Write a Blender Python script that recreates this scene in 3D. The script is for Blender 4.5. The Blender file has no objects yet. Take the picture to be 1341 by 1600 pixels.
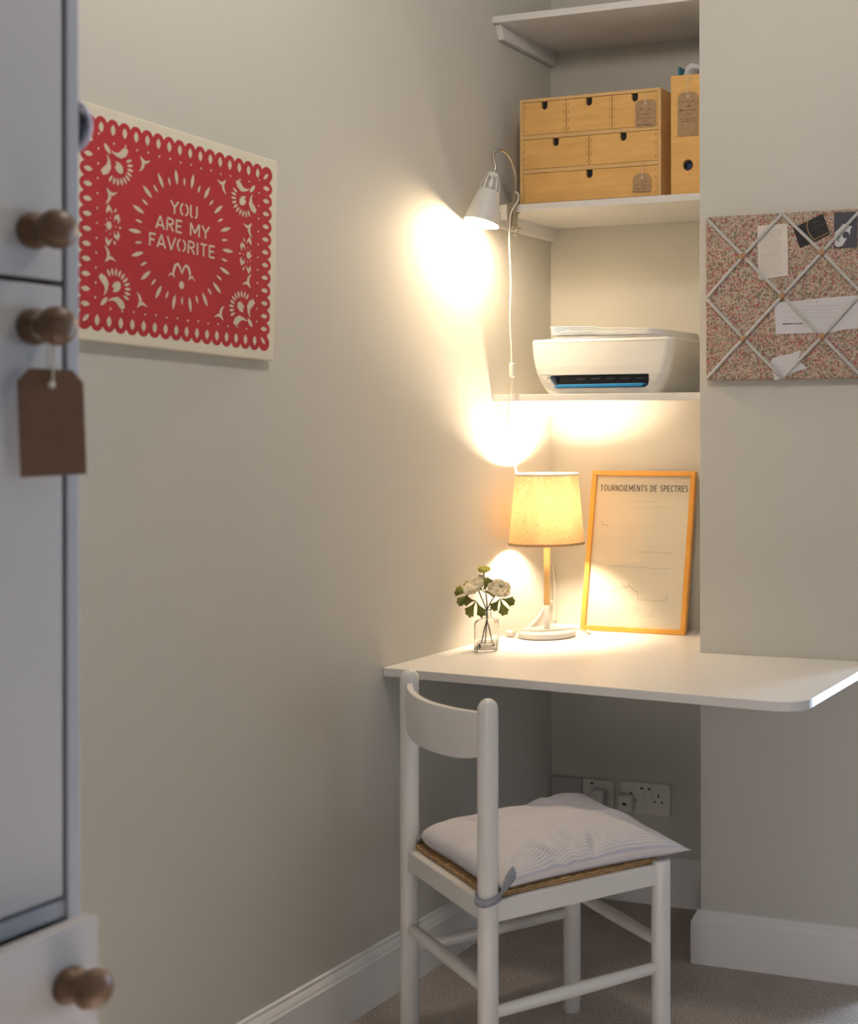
import bpy, bmesh, math, random
from mathutils import Vector, Matrix, Euler, noise
R = math.radians
PI = math.pi
random.seed(4)
S = bpy.context.scene
C = S.collection

# ------------------------------------------------------------------ camera, world, lights, exposure
S.view_settings.view_transform = 'Standard'
S.view_settings.look = 'None'
S.view_settings.gamma = 1.0
S.view_settings.use_curve_mapping = False
S.view_settings.exposure = 0.0

cam_d = bpy.data.cameras.new('camera')
cam = bpy.data.objects.new('camera', cam_d)
C.objects.link(cam)
cam_d.sensor_fit = 'HORIZONTAL'
cam_d.sensor_width = 36.0
cam_d.lens = 2120.44 / 1341 * 36.0
cam_d.shift_x = (670.5 - 1262.67) / 1341
cam_d.shift_y = (677.95 - 800.0) / 1341
cam_d.clip_start = 0.05
cam.location = (1.9168, -3.0325, 1.2804)
cam.rotation_euler = (R(90), R(0.08), R(18.8791))
cam_d.dof.use_dof = True
cam_d.dof.focus_distance = 3.2
cam_d.dof.aperture_fstop = 4.6
S.camera = cam

W = bpy.data.worlds.new('world')
S.world = W
W.use_nodes = True
bg = W.node_tree.nodes['Background']
bg.inputs[0].default_value = (0.62, 0.76, 1.0, 1)
bg.inputs[1].default_value = 0.9

CEIL_LIGHT = dict(loc=(0.86, -1.12, 2.50), power=20.0, color=(1.0, 0.90, 0.80), radius=0.09)
FLOOR_FILL = dict(power=12.0, color=(1.0, 0.96, 0.92))
WINDOW_ALCOVE = dict(power=44.0, color=(0.60, 0.77, 1.0))
BACK_FILL = dict(power=1.3, color=(1.0, 0.93, 0.88))
WINDOW_RIGHT = dict(power=8.0, color=(1.0, 0.95, 0.90))
SPOT_BULB = 520.0
SHADE_BULB = 660.0
WARM = (1.0, 0.79, 0.56)
WARM_SPOT = (1.0, 0.75, 0.47)

def area(name, loc, rot, sx, sy, power, color, spread=180):
    l = bpy.data.lights.new(name, 'AREA')
    l.shape = 'RECTANGLE'; l.size = sx; l.size_y = sy
    l.energy = power; l.color = color; l.spread = R(spread)
    o = bpy.data.objects.new(name, l); C.objects.link(o)
    o.location = loc; o.rotation_euler = rot
    return o
# daylight coming in through the two windows (set in the window openings)
area('daylight_alcove', (1.62, 1.41, 1.08), (R(-90), 0, 0), 0.44, 1.85, WINDOW_ALCOVE['power'], WINDOW_ALCOVE['color'])
area('daylight_right', (4.54, -2.0, 1.2), (0, R(90), 0), 1.7, 1.4, WINDOW_RIGHT['power'], WINDOW_RIGHT['color'])
_b = Vector((1.10, -1.72, 0)) - Vector((4.50, -2.0, 1.80))
_d = Vector((1.15, 0.0, 0.25)) - Vector((2.6, -5.58, 0.75))
area('fill_behind_camera', (2.6, -5.58, 0.75), _d.to_track_quat('-Z', 'Y').to_euler(), 0.7, 1.2, BACK_FILL['power'], BACK_FILL['color'], 32)  # added fill lamp behind the camera, lifts the foot of the chimney breast
area('floor_bounce_fill', (4.50, -2.0, 1.80), _b.to_track_quat('-Z', 'Y').to_euler(), 0.35, 0.35, FLOOR_FILL['power'], FLOOR_FILL['color'], 12)  # added narrow lamp on the unseen floor, its bounce lifts the lower walls

# ------------------------------------------------------------------ materials
def new_mat(name):
    m = bpy.data.materials.new(name); m.use_nodes = True
    return m, m.node_tree.nodes, m.node_tree.links, m.node_tree.nodes['Principled BSDF']

def mat(name, col, rough=0.5, metal=0.0, var=0.0, vscale=8.0, bump=0.0, bscale=60.0, spec=0.5, coat=0.0,
        stretch=None, col2=None, emit=None, estr=0.0, detail=4.0, bdist=0.002):
    m, N, Lk, B = new_mat(name)
    B.inputs['Base Color'].default_value = (*col, 1)
    B.inputs['Roughness'].default_value = rough
    B.inputs['Metallic'].default_value = metal
    B.inputs['Specular IOR Level'].default_value = spec
    B.inputs['Coat Weight'].default_value = coat
    if emit:
        B.inputs['Emission Color'].default_value = (*emit, 1)
        B.inputs['Emission Strength'].default_value = estr
    tc = N.new('ShaderNodeTexCoord'); mp = N.new('ShaderNodeMapping')
    Lk.new(tc.outputs['Object'], mp.inputs['Vector'])
    if stretch: mp.inputs['Scale'].default_value = stretch
    if var or col2:
        nz = N.new('ShaderNodeTexNoise'); nz.inputs['Scale'].default_value = vscale; nz.inputs['Detail'].default_value = detail
        Lk.new(mp.outputs[0], nz.inputs['Vector'])
        cr = N.new('ShaderNodeValToRGB')
        c2 = col2 if col2 else tuple(c * (1 - var) for c in col)
        c1 = col if col2 else tuple(min(1, c * (1 + var)) for c in col)
        cr.color_ramp.elements[0].position = 0.3; cr.color_ramp.elements[0].color = (*c2, 1)
        cr.color_ramp.elements[1].position = 0.7; cr.color_ramp.elements[1].color = (*c1, 1)
        Lk.new(nz.outputs['Fac'], cr.inputs[0]); Lk.new(cr.outputs[0], B.inputs['Base Color'])
    if bump:
        nb = N.new('ShaderNodeTexNoise'); nb.inputs['Scale'].default_value = bscale; nb.inputs['Detail'].default_value = 3
        Lk.new(mp.outputs[0], nb.inputs['Vector'])
        bn = N.new('ShaderNodeBump'); bn.inputs['Strength'].default_value = bump; bn.inputs['Distance'].default_value = bdist
        Lk.new(nb.outputs['Fac'], bn.inputs['Height']); Lk.new(bn.outputs[0], B.inputs['Normal'])
    return m

M = {}
M['wall'] = mat('greige_wall_paint', (0.60, 0.583, 0.525), 0.75, var=0.02, vscale=1.6, bump=0.12, bscale=35, bdist=0.0015, spec=0.3)
M['walldark'] = mat('dark_unseen_wall_tone', (0.14, 0.16, 0.14), 0.8, var=0.03, bump=0.05)  # unseen walls, darkened to cut the light they bounce back
M['ceiling'] = mat('ceiling_paint', (0.60, 0.59, 0.56), 0.8, var=0.01, bump=0.05)
M['gloss_white'] = mat('white_gloss_trim', (0.84, 0.825, 0.81), 0.35, var=0.015, vscale=4)
M['shelf'] = mat('white_shelf_paint', (0.74, 0.72, 0.69), 0.45, var=0.02, vscale=5, bump=0.05, bscale=90)
M['desk'] = mat('white_desk_laminate', (0.72, 0.705, 0.68), 0.33, var=0.01, vscale=4)
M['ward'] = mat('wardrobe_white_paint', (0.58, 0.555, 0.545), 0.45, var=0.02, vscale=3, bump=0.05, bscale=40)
M['wardedge'] = mat('wardrobe_edge_daylit_paint', (0.46, 0.475, 0.51), 0.4, var=0.02)  # bluish window light is put into this edge colour
M['gap'] = mat('dark_recess_wood', (0.10, 0.06, 0.045), 0.8, var=0.2)
M['knobwood'] = mat('brown_knob_wood', (0.17, 0.09, 0.042), 0.42, var=0.25, vscale=30, stretch=(1, 1, 4))
M['ply'] = mat('birch_plywood', (0.80, 0.475, 0.155), 0.5, col2=(0.70, 0.39, 0.115), vscale=9, stretch=(1.2, 1, 7), bump=0.04, bscale=80)
M['plyedge'] = mat('birch_plywood_edge', (0.74, 0.47, 0.20), 0.55, col2=(0.64, 0.39, 0.15), vscale=22)
M['plydark'] = mat('plywood_joint', (0.44, 0.26, 0.11), 0.6, var=0.2, vscale=40)
M['black'] = mat('black_void', (0.012, 0.010, 0.012), 0.7, var=0.1)
M['kraft'] = mat('kraft_card', (0.40, 0.255, 0.135), 0.85, var=0.10, vscale=60, bump=0.1, bscale=300)
M['kraftdark'] = mat('kraft_card_brown', (0.16, 0.080, 0.042), 0.85, var=0.10, vscale=40, bump=0.1, bscale=300)
M['string'] = mat('cream_string', (0.75, 0.68, 0.52), 0.8, var=0.1, vscale=200)
M['ink'] = mat('dark_ink', (0.05, 0.035, 0.03), 0.8, var=0.05)
M['inkgrey'] = mat('grey_ink', (0.22, 0.20, 0.20), 0.8, var=0.05)
M['inkfaint'] = mat('faint_ink', (0.42, 0.36, 0.26), 0.8, var=0.05)
M['paper'] = mat('white_paper', (0.80, 0.79, 0.77), 0.75, var=0.02, vscale=20)
M['paperwarm'] = mat('note_paper', (0.68, 0.62, 0.56), 0.8, var=0.05, vscale=25)
M['papercool'] = mat('letter_paper', (0.62, 0.60, 0.62), 0.8, var=0.03, vscale=25)
M['postercream'] = mat('cream_canvas', (0.74, 0.69, 0.56), 0.8, var=0.03, vscale=20, bump=0.15, bscale=500, bdist=0.0005)
M['red'] = mat('red_print_ink', (0.46, 0.026, 0.036), 0.7, var=0.06, vscale=12, bump=0.1, bscale=500, bdist=0.0004)
M['cutout'] = mat('cutout_cream_ink', (0.66, 0.57, 0.44), 0.8, var=0.03, vscale=30)
M['chair'] = mat('chair_white_lacquer', (0.70, 0.68, 0.655), 0.28, var=0.02, vscale=6, coat=0.2)
M['tiegrey'] = mat('grey_knit', (0.27, 0.28, 0.31), 0.95, var=0.35, vscale=350, bump=0.5, bscale=400)
M['metal'] = mat('brushed_nickel', (0.50, 0.46, 0.38), 0.28, metal=1.0, var=0.04, vscale=30)
M['lampwhite'] = mat('lamp_white_enamel', (0.72, 0.70, 0.66), 0.35, var=0.01)
M['plastic'] = mat('white_plastic', (0.72, 0.70, 0.66), 0.35, var=0.01)
M['plasticcord'] = mat('cord_white', (0.74, 0.70, 0.62), 0.45, var=0.01)
M['socketw'] = mat('socket_white', (0.74, 0.71, 0.67), 0.35, var=0.01)
M['socketg'] = mat('blanking_plate_grey', (0.46, 0.43, 0.45), 0.5, var=0.02)
M['lampwood'] = mat('ash_lamp_wood', (0.72, 0.47, 0.19), 0.5, col2=(0.64, 0.40, 0.15), vscale=14, stretch=(3, 3, 0.5))
M['framewood'] = mat('orange_pine_frame', (0.72, 0.36, 0.065), 0.4, col2=(0.64, 0.30, 0.045), vscale=12, coat=0.2)
M['printer'] = mat('printer_white_plastic', (0.70, 0.685, 0.65), 0.4, var=0.01, vscale=5)
M['printerblue'] = mat('printer_blue_tray', (0.02, 0.22, 0.50), 0.3, var=0.05)
M['darkglass'] = mat('printer_black', (0.012, 0.012, 0.016), 0.3, var=0.1)
M['teal'] = mat('teal_folder', (0.03, 0.16, 0.22), 0.6, var=0.1)
M['bluedark'] = mat('dark_blue_folder', (0.03, 0.05, 0.13), 0.6, var=0.1)
M['cardblack'] = mat('black_card', (0.012, 0.012, 0.012), 0.45, var=0.1)
M['gold'] = mat('gold_foil', (0.55, 0.36, 0.12), 0.4, metal=0.6, var=0.05)
M['slate'] = mat('slate_card', (0.065, 0.065, 0.085), 0.7, var=0.05)
M['ribbon'] = mat('pale_grey_ribbon', (0.50, 0.49, 0.465), 0.6, var=0.06, vscale=60, bump=0.2, bscale=500, bdist=0.0004)
M['button'] = mat('tan_button', (0.42, 0.24, 0.12), 0.5, var=0.15, vscale=60)
M['leaf'] = mat('dark_green_leaf', (0.20, 0.21, 0.030), 0.55, col2=(0.11, 0.13, 0.015), vscale=40, bump=0.2, bscale=120)
M['stem'] = mat('brown_green_stem', (0.13, 0.12, 0.055), 0.6, var=0.15, vscale=60)
M['bud'] = mat('yellow_green_petal', (0.62, 0.60, 0.14), 0.6, col2=(0.45, 0.46, 0.08), vscale=60)
M['shadecloth'] = mat('dense_shade_cloth', (0.62, 0.58, 0.52), 0.9, var=0.05, vscale=80)
M['navy'] = mat('navy_black_lacquer', (0.010, 0.010, 0.022), 0.35, var=0.1)
M['lilac'] = mat('pale_lilac_rim', (0.45, 0.43, 0.55), 0.4, var=0.02)
M['grout'] = mat('shadow_gap_brown', (0.16, 0.10, 0.07), 0.8, var=0.1)

# petals: translucent white
def petal_mat():
    m, N, Lk, B = new_mat('white_petal')
    B.inputs['Base Color'].default_value = (0.95, 0.91, 0.80, 1); B.inputs['Roughness'].default_value = 0.7
    t = N.new('ShaderNodeBsdfTranslucent'); t.inputs[0].default_value = (0.97, 0.94, 0.84, 1)
    mx = N.new('ShaderNodeMixShader'); mx.inputs[0].default_value = 0.70
    Lk.new(B.outputs[0], mx.inputs[1]); Lk.new(t.outputs[0], mx.inputs[2])
    Lk.new(mx.outputs[0], N['Material Output'].inputs[0])
    return m
M['petal'] = petal_mat()

# linen shade: weave colour, half translucent
def linen():
    m, N, Lk, B = new_mat('linen_shade')
    tc = N.new('ShaderNodeTexCoord')
    def nz(sc, st):
        mp = N.new('ShaderNodeMapping'); mp.inputs['Scale'].default_value = st
        Lk.new(tc.outputs['Object'], mp.inputs[0])
        n = N.new('ShaderNodeTexNoise'); n.inputs['Scale'].default_value = sc; n.inputs['Detail'].default_value = 2
        Lk.new(mp.outputs[0], n.inputs['Vector']); return n
    a = nz(520, (1, 1, 0.2)); b = nz(520, (0.2, 0.2, 1.3))
    mt = N.new('ShaderNodeMath'); mt.operation = 'MULTIPLY'
    Lk.new(a.outputs['Fac'], mt.inputs[0]); Lk.new(b.outputs['Fac'], mt.inputs[1])
    cr = N.new('ShaderNodeValToRGB')
    cr.color_ramp.elements[0].position = 0.12; cr.color_ramp.elements[0].color = (0.48, 0.34, 0.20, 1)
    cr.color_ramp.elements[1].position = 0.32; cr.color_ramp.elements[1].color = (0.70, 0.58, 0.41, 1)
    Lk.new(mt.outputs[0], cr.inputs[0])
    Lk.new(cr.outputs[0], B.inputs['Base Color']); B.inputs['Roughness'].default_value = 0.9
    t = N.new('ShaderNodeBsdfTranslucent'); Lk.new(cr.outputs[0], t.inputs[0])
    mx = N.new('ShaderNodeMixShader'); mx.inputs[0].default_value = 0.6
    Lk.new(B.outputs[0], mx.inputs[1]); Lk.new(t.outputs[0], mx.inputs[2])
    Lk.new(mx.outputs[0], N['Material Output'].inputs[0])
    return m
M['linen'] = linen()

def carpet():
    m, N, Lk, B = new_mat('taupe_carpet')
    tc = N.new('ShaderNodeTexCoord')
    n1 = N.new('ShaderNodeTexNoise'); n1.inputs['Scale'].default_value = 260; n1.inputs['Detail'].default_value = 3
    n2 = N.new('ShaderNodeTexNoise'); n2.inputs['Scale'].default_value = 6; n2.inputs['Detail'].default_value = 4
    for n in (n1, n2): Lk.new(tc.outputs['Object'], n.inputs['Vector'])
    cr = N.new('ShaderNodeValToRGB')
    cr.color_ramp.elements[0].position = 0.35; cr.color_ramp.elements[0].color = (0.40, 0.335, 0.29, 1)
    cr.color_ramp.elements[1].position = 0.68; cr.color_ramp.elements[1].color = (0.92, 0.82, 0.74, 1)
    Lk.new(n1.outputs['Fac'], cr.inputs[0])
    mx = N.new('ShaderNodeMixRGB'); mx.blend_type = 'MULTIPLY'; mx.inputs[0].default_value = 0.6
    c2 = N.new('ShaderNodeValToRGB')
    c2.color_ramp.elements[0].position = 0.3; c2.color_ramp.elements[0].color = (0.72, 0.70, 0.68, 1)
    c2.color_ramp.elements[1].position = 0.7; c2.color_ramp.elements[1].color = (1, 1, 1, 1)
    Lk.new(n2.outputs['Fac'], c2.inputs[0])
    Lk.new(cr.outputs[0], mx.inputs[1]); Lk.new(c2.outputs[0], mx.inputs[2]); Lk.new(mx.outputs[0], B.inputs['Base Color'])
    B.inputs['Roughness'].default_value = 1.0; B.inputs['Specular IOR Level'].default_value = 0.1
    bn = N.new('ShaderNodeBump'); bn.inputs['Strength'].default_value = 0.9; bn.inputs['Distance'].default_value = 0.006
    Lk.new(n1.outputs['Fac'], bn.inputs['Height']); Lk.new(bn.outputs[0], B.inputs['Normal'])
    return m
M['carpet'] = carpet()

def floral():
    m, N, Lk, B = new_mat('ditsy_floral_cotton')
    tc = N.new('ShaderNodeTexCoord')
    base = N.new('ShaderNodeTexNoise'); base.inputs['Scale'].default_value = 120
    Lk.new(tc.outputs['Object'], base.inputs['Vector'])
    c0 = N.new('ShaderNodeValToRGB')
    c0.color_ramp.elements[0].position = 0.38; c0.color_ramp.elements[0].color = (0.41, 0.30, 0.24, 1)
    c0.color_ramp.elements[1].position = 0.6; c0.color_ramp.elements[1].color = (0.50, 0.41, 0.32, 1)
    Lk.new(base.outputs['Fac'], c0.inputs[0])
    last = c0.outputs[0]
    for sc, th, cols in ((112, 0.46, [(0.36, 0.13, 0.115), (0.48, 0.27, 0.235), (0.20, 0.19, 0.12), (0.36, 0.24, 0.13)]),
                         (185, 0.42, [(0.18, 0.17, 0.11), (0.36, 0.10, 0.10), (0.30, 0.28, 0.20), (0.20, 0.14, 0.13)])):
        v = N.new('ShaderNodeTexVoronoi'); v.inputs['Scale'].default_value = sc
        Lk.new(tc.outputs['Object'], v.inputs['Vector'])
        sp = N.new('ShaderNodeSeparateColor'); Lk.new(v.outputs['Color'], sp.inputs[0])
        cr = N.new('ShaderNodeValToRGB'); cr.color_ramp.interpolation = 'CONSTANT'
        el = cr.color_ramp.elements
        el[0].position = 0; el[0].color = (*cols[0], 1); el[1].position = 0.25; el[1].color = (*cols[1], 1)
        e = el.new(0.55); e.color = (*cols[2], 1); e = el.new(0.8); e.color = (*cols[3], 1)
        Lk.new(sp.outputs[0], cr.inputs[0])
        mt = N.new('ShaderNodeMath'); mt.operation = 'LESS_THAN'; mt.inputs[1].default_value = th
        Lk.new(v.outputs['Distance'], mt.inputs[0])
        m2 = N.new('ShaderNodeMath'); m2.operation = 'GREATER_THAN'; m2.inputs[1].default_value = 0.14
        Lk.new(sp.outputs[1], m2.inputs[0])
        m3 = N.new('ShaderNodeMath'); m3.operation = 'MULTIPLY'
        Lk.new(mt.outputs[0], m3.inputs[0]); Lk.new(m2.outputs[0], m3.inputs[1])
        mx = N.new('ShaderNodeMixRGB'); Lk.new(m3.outputs[0], mx.inputs[0]); Lk.new(last, mx.inputs[1]); Lk.new(cr.outputs[0], mx.inputs[2])
        last = mx.outputs[0]
    Lk.new(last, B.inputs['Base Color']); B.inputs['Roughness'].default_value = 0.9
    return m
M['floral'] = floral()

def stripe_cotton():
    m, N, Lk, B = new_mat('seersucker_stripe_cotton')
    uv = N.new('ShaderNodeUVMap')
    sx = N.new('ShaderNodeSeparateXYZ'); Lk.new(uv.outputs[0], sx.inputs[0])
    mt = N.new('ShaderNodeMath'); mt.operation = 'MULTIPLY'; mt.inputs[1].default_value = 2 * PI * 62
    Lk.new(sx.outputs['Y'], mt.inputs[0])
    sn = N.new('ShaderNodeMath'); sn.operation = 'SINE'; Lk.new(mt.outputs[0], sn.inputs[0])
    cr = N.new('ShaderNodeValToRGB')
    cr.color_ramp.elements[0].position = 0.25; cr.color_ramp.elements[0].color = (0.70, 0.65, 0.64, 1)
    cr.color_ramp.elements[1].position = 0.85; cr.color_ramp.elements[1].color = (0.50, 0.50, 0.57, 1)
    ad = N.new('ShaderNodeMath'); ad.operation = 'MULTIPLY_ADD'; ad.inputs[1].default_value = 0.5; ad.inputs[2].default_value = 0.5
    Lk.new(sn.outputs[0], ad.inputs[0]); Lk.new(ad.outputs[0], cr.inputs[0]); Lk.new(cr.outputs[0], B.inputs['Base Color'])
    B.inputs['Roughness'].default_value = 0.9
    bn = N.new('ShaderNodeBump'); bn.inputs['Strength'].default_value = 0.5; bn.inputs['Distance'].default_value = 0.0012
    Lk.new(ad.outputs[0], bn.inputs['Height']); Lk.new(bn.outputs[0], B.inputs['Normal'])
    return m
M['cotton'] = stripe_cotton()

def rush():
    m, N, Lk, B = new_mat('woven_rush')
    tc = N.new('ShaderNodeTexCoord')
    w = N.new('ShaderNodeTexWave'); w.inputs['Scale'].default_value = 60; w.inputs['Distortion'].default_value = 3
    w.bands_direction = 'Z'
    n = N.new('ShaderNodeTexNoise'); n.inputs['Scale'].default_value = 90
    Lk.new(tc.outputs['Object'], w.inputs['Vector']); Lk.new(tc.outputs['Object'], n.inputs['Vector'])
    mx = N.new('ShaderNodeMath'); mx.operation = 'MULTIPLY'; Lk.new(w.outputs['Fac'], mx.inputs[0]); Lk.new(n.outputs['Fac'], mx.inputs[1])
    cr = N.new('ShaderNodeValToRGB')
    cr.color_ramp.elements[0].position = 0.05; cr.color_ramp.elements[0].color = (0.26, 0.14, 0.06, 1)
    cr.color_ramp.elements[1].position = 0.5; cr.color_ramp.elements[1].color = (0.72, 0.47, 0.20, 1)
    Lk.new(mx.outputs[0], cr.inputs[0]); Lk.new(cr.outputs[0], B.inputs['Base Color']); B.inputs['Roughness'].default_value = 0.8
    bn = N.new('ShaderNodeBump'); bn.inputs['Strength'].default_value = 0.8; bn.inputs['Distance'].default_value = 0.003
    Lk.new(w.outputs['Fac'], bn.inputs['Height']); Lk.new(bn.outputs[0], B.inputs['Normal'])
    return m
M['rush'] = rush()

def glass(name, rough=0.0, tint=(1, 1, 1), ior=1.45):
    m, N, Lk, B = new_mat(name)
    B.inputs['Base Color'].default_value = (*tint, 1)
    B.inputs['Transmission Weight'].default_value = 1.0
    B.inputs['Roughness'].default_value = rough
    B.inputs['IOR'].default_value = ior
    return m
M['glass'] = glass('clear_glass')
M['water'] = glass('water', ior=1.33, tint=(0.98, 0.98, 0.93))
def pane_mat():
    m, N, Lk, B = new_mat('picture_glass')
    N.remove(B)
    t = N.new('ShaderNodeBsdfTransparent'); g = N.new('ShaderNodeBsdfGlossy'); g.inputs['Roughness'].default_value = 0.02
    lw = N.new('ShaderNodeLayerWeight'); lw.inputs[0].default_value = 0.5
    pw = N.new('ShaderNodeMath'); pw.operation = 'POWER'; pw.inputs[1].default_value = 5; Lk.new(lw.outputs['Facing'], pw.inputs[0])
    f = N.new('ShaderNodeMath'); f.operation = 'MULTIPLY_ADD'; f.inputs[1].default_value = 0.92; f.inputs[2].default_value = 0.045; Lk.new(pw.outputs[0], f.inputs[0])
    mx = N.new('ShaderNodeMixShader'); Lk.new(f.outputs[0], mx.inputs[0]); Lk.new(t.outputs[0], mx.inputs[1]); Lk.new(g.outputs[0], mx.inputs[2])
    Lk.new(mx.outputs[0], N['Material Output'].inputs[0])
    return m
M['pane'] = pane_mat()

def emit_mat(name, col, st):
    m, N, Lk, B = new_mat(name)
    B.inputs['Base Color'].default_value = (0.8, 0.8, 0.8, 1)
    B.inputs['Emission Color'].default_value = (*col, 1); B.inputs['Emission Strength'].default_value = st
    return m
M['bulbspot'] = emit_mat('spot_bulb_glow', WARM_SPOT, SPOT_BULB)
M['bulbshade'] = emit_mat('table_bulb_glow', WARM, SHADE_BULB)
M['skyglow'] = emit_mat('overcast_sky_glow', (0.7, 0.83, 1.0), 3.0)

# ------------------------------------------------------------------ mesh helpers
def nb(): return bmesh.new()
def add_box(bm, a, b, mi=0, xf=None):
    x0, y0, z0 = a; x1, y1, z1 = b
    vs = [bm.verts.new(p) for p in ((x0, y0, z0), (x1, y0, z0), (x1, y1, z0), (x0, y1, z0), (x0, y0, z1), (x1, y0, z1), (x1, y1, z1), (x0, y1, z1))]
    if xf: 
        for v in vs: v.co = xf @ v.co
    for f in ((3, 2, 1, 0), (4, 5, 6, 7), (0, 1, 5, 4), (1, 2, 6, 5), (2, 3, 7, 6), (3, 0, 4, 7)):
        bm.faces.new([vs[i] for i in f]).material_index = mi
    return bm
def add_prism(bm, pts, d0, d1, plane='xy', mi=0, xf=None, smooth=False):
    """2D outline swept between d0 and d1 along the axis left over"""
    def P(p, d):
        v = {'xy': (p[0], p[1], d), 'xz': (p[0], d, p[1]), 'yz': (d, p[0], p[1])}[plane]
        v = Vector(v); return xf @ v if xf else v
    a = [bm.verts.new(P(p, d0)) for p in pts]; b = [bm.verts.new(P(p, d1)) for p in pts]
    n = len(pts)
    fs = [bm.faces.new(list(reversed(a))), bm.faces.new(b)]
    for i in range(n):
        f = bm.faces.new((a[i], a[(i + 1) % n], b[(i + 1) % n], b[i])); f.smooth = smooth; fs.append(f)
    for f in fs: f.material_index = mi
    return bm
def add_flat(bm, pts, d, plane='xy', mi=0, xf=None):
    def P(p):
        v = Vector({'xy': (p[0], p[1], d), 'xz': (p[0], d, p[1]), 'yz': (d, p[0], p[1])}[plane])
        return xf @ v if xf else v
    f = bm.faces.new([bm.verts.new(P(p)) for p in pts]); f.material_index = mi
    return f
def frame_for(t):
    t = t.normalized(); up = Vector((0, 0, 1)) if abs(t.z) < 0.95 else Vector((1, 0, 0))
    u = t.cross(up).normalized(); v = u.cross(t).normalized()
    return u, v
def add_tube(bm, pts, r, seg=12, mi=0, caps=True):
    pts = [Vector(p) for p in pts]; n = len(pts)
    rs = r if isinstance(r, (list, tuple)) else [r] * n
    rings = []; u = None
    for i, p in enumerate(pts):
        t = (pts[min(i + 1, n - 1)] - pts[max(i - 1, 0)]).normalized()
        if u is None: u, v = frame_for(t)
        else:
            u = (u - t * u.dot(t)).normalized(); v = u.cross(t)
        v = u.cross(t).normalized()
        rings.append([bm.verts.new(p + rs[i] * (math.cos(2 * PI * k / seg) * u + math.sin(2 * PI * k / seg) * v)) for k in range(seg)])
    for i in range(n - 1):
        for k in range(seg):
            f = bm.faces.new((rings[i][k], rings[i][(k + 1) % seg], rings[i + 1][(k + 1) % seg], rings[i + 1][k]))
            f.smooth = True; f.material_index = mi
    if caps:
        for rg in (rings[0], rings[-1]):
            f = bm.faces.new(rg); f.material_index = mi
    return bm
def add_lathe(bm, prof, origin=(0, 0, 0), axis=(0, 0, 1), seg=32, mi=0, close=True):
    """prof: list of (r, h) along axis"""
    o = Vector(origin); a = Vector(axis).normalized(); u, v = frame_for(a)
    rings = []
    for r, h in prof:
        if r < 1e-6: rings.append([bm.verts.new(o + a * h)])
        else: rings.append([bm.verts.new(o + a * h + r * (math.cos(2 * PI * k / seg) * u + math.sin(2 * PI * k / seg) * v)) for k in range(seg)])
    for i in range(len(rings) - 1):
        A, B_ = rings[i], rings[i + 1]
        for k in range(seg):
            k2 = (k + 1) % seg
            if len(A) == 1 and len(B_) == 1: continue
            if len(A) == 1: f = bm.faces.new((A[0], B_[k2], B_[k]))
            elif len(B_) == 1: f = bm.faces.new((A[k], A[k2], B_[0]))
            else: f = bm.faces.new((A[k], A[k2], B_[k2], B_[k]))
            f.smooth = True; f.material_index = mi
    return bm
def catmull(pts, n=8):
    pts = [Vector(p) for p in pts]; out = []
    for i in range(len(pts) - 1):
        p0 = pts[max(i - 1, 0)]; p1 = pts[i]; p2 = pts[i + 1]; p3 = pts[min(i + 2, len(pts) - 1)]
        for k in range(n):
            t = k / n
            out.append(0.5 * ((2 * p1) + (-p0 + p2) * t + (2 * p0 - 5 * p1 + 4 * p2 - p3) * t * t + (-p0 + 3 * p1 - 3 * p2 + p3) * t ** 3))
    out.append(pts[-1]); return out

def obj(name, bm, mats, parent=None, bevel=0.0, smooth=False, sub=0, recalc=True, angle=35, segs=2, solid=0.0):
    if recalc: bmesh.ops.recalc_face_normals(bm, faces=bm.faces)
    me = bpy.data.meshes.new(name); bm.to_mesh(me); bm.free()
    o = bpy.data.objects.new(name, me); C.objects.link(o)
    if not isinstance(mats, (list, tuple)): mats = [mats]
    for m in mats: me.materials.append(M[m] if isinstance(m, str) else m)
    if smooth:
        for p in me.polygons: p.use_smooth = True
    if solid:
        md = o.modifiers.new('solid', 'SOLIDIFY'); md.thickness = solid; md.offset = 0
    if bevel:
        md = o.modifiers.new('bevel', 'BEVEL'); md.width = bevel; md.segments = segs; md.limit_method = 'ANGLE'; md.angle_limit = R(angle)
        md.harden_normals = False
    if sub:
        md = o.modifiers.new('sub', 'SUBSURF'); md.levels = sub; md.render_levels = sub
    if parent: o.parent = parent
    return o
def tag(o, label, cat, group=None):
    o['label'] = label; o['category'] = cat
    if group: o['group'] = group
    return o
def thing(name, label, cat, loc=(0, 0, 0), rot=(0, 0, 0), group=None):
    o = bpy.data.objects.new(name, None); C.objects.link(o); o.location = loc; o.rotation_euler = rot
    o.empty_display_size = 0.05
    return tag(o, label, cat, group)
def struct(name, bm, m, parent=None, **k):
    o = obj(name, bm, m, parent, **k); o['kind'] = 'structure'; return o
def bool_cut(o, cutter_bm):
    cm = bpy.data.meshes.new('cut'); bmesh.ops.recalc_face_normals(cutter_bm, faces=cutter_bm.faces); cutter_bm.to_mesh(cm); cutter_bm.free()
    co = bpy.data.objects.new('cut', cm); C.objects.link(co)
    if o.parent:
        co.parent = o.parent
    md = o.modifiers.new('cut', 'BOOLEAN'); md.operation = 'DIFFERENCE'; md.object = co; md.solver = 'EXACT'
    dg = bpy.context.evaluated_depsgraph_get(); dg.update()
    new = bpy.data.meshes.new_from_object(o.evaluated_get(dg))
    o.modifiers.clear(); o.data = new
    bpy.data.objects.remove(co, do_unlink=True)
    return o
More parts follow.
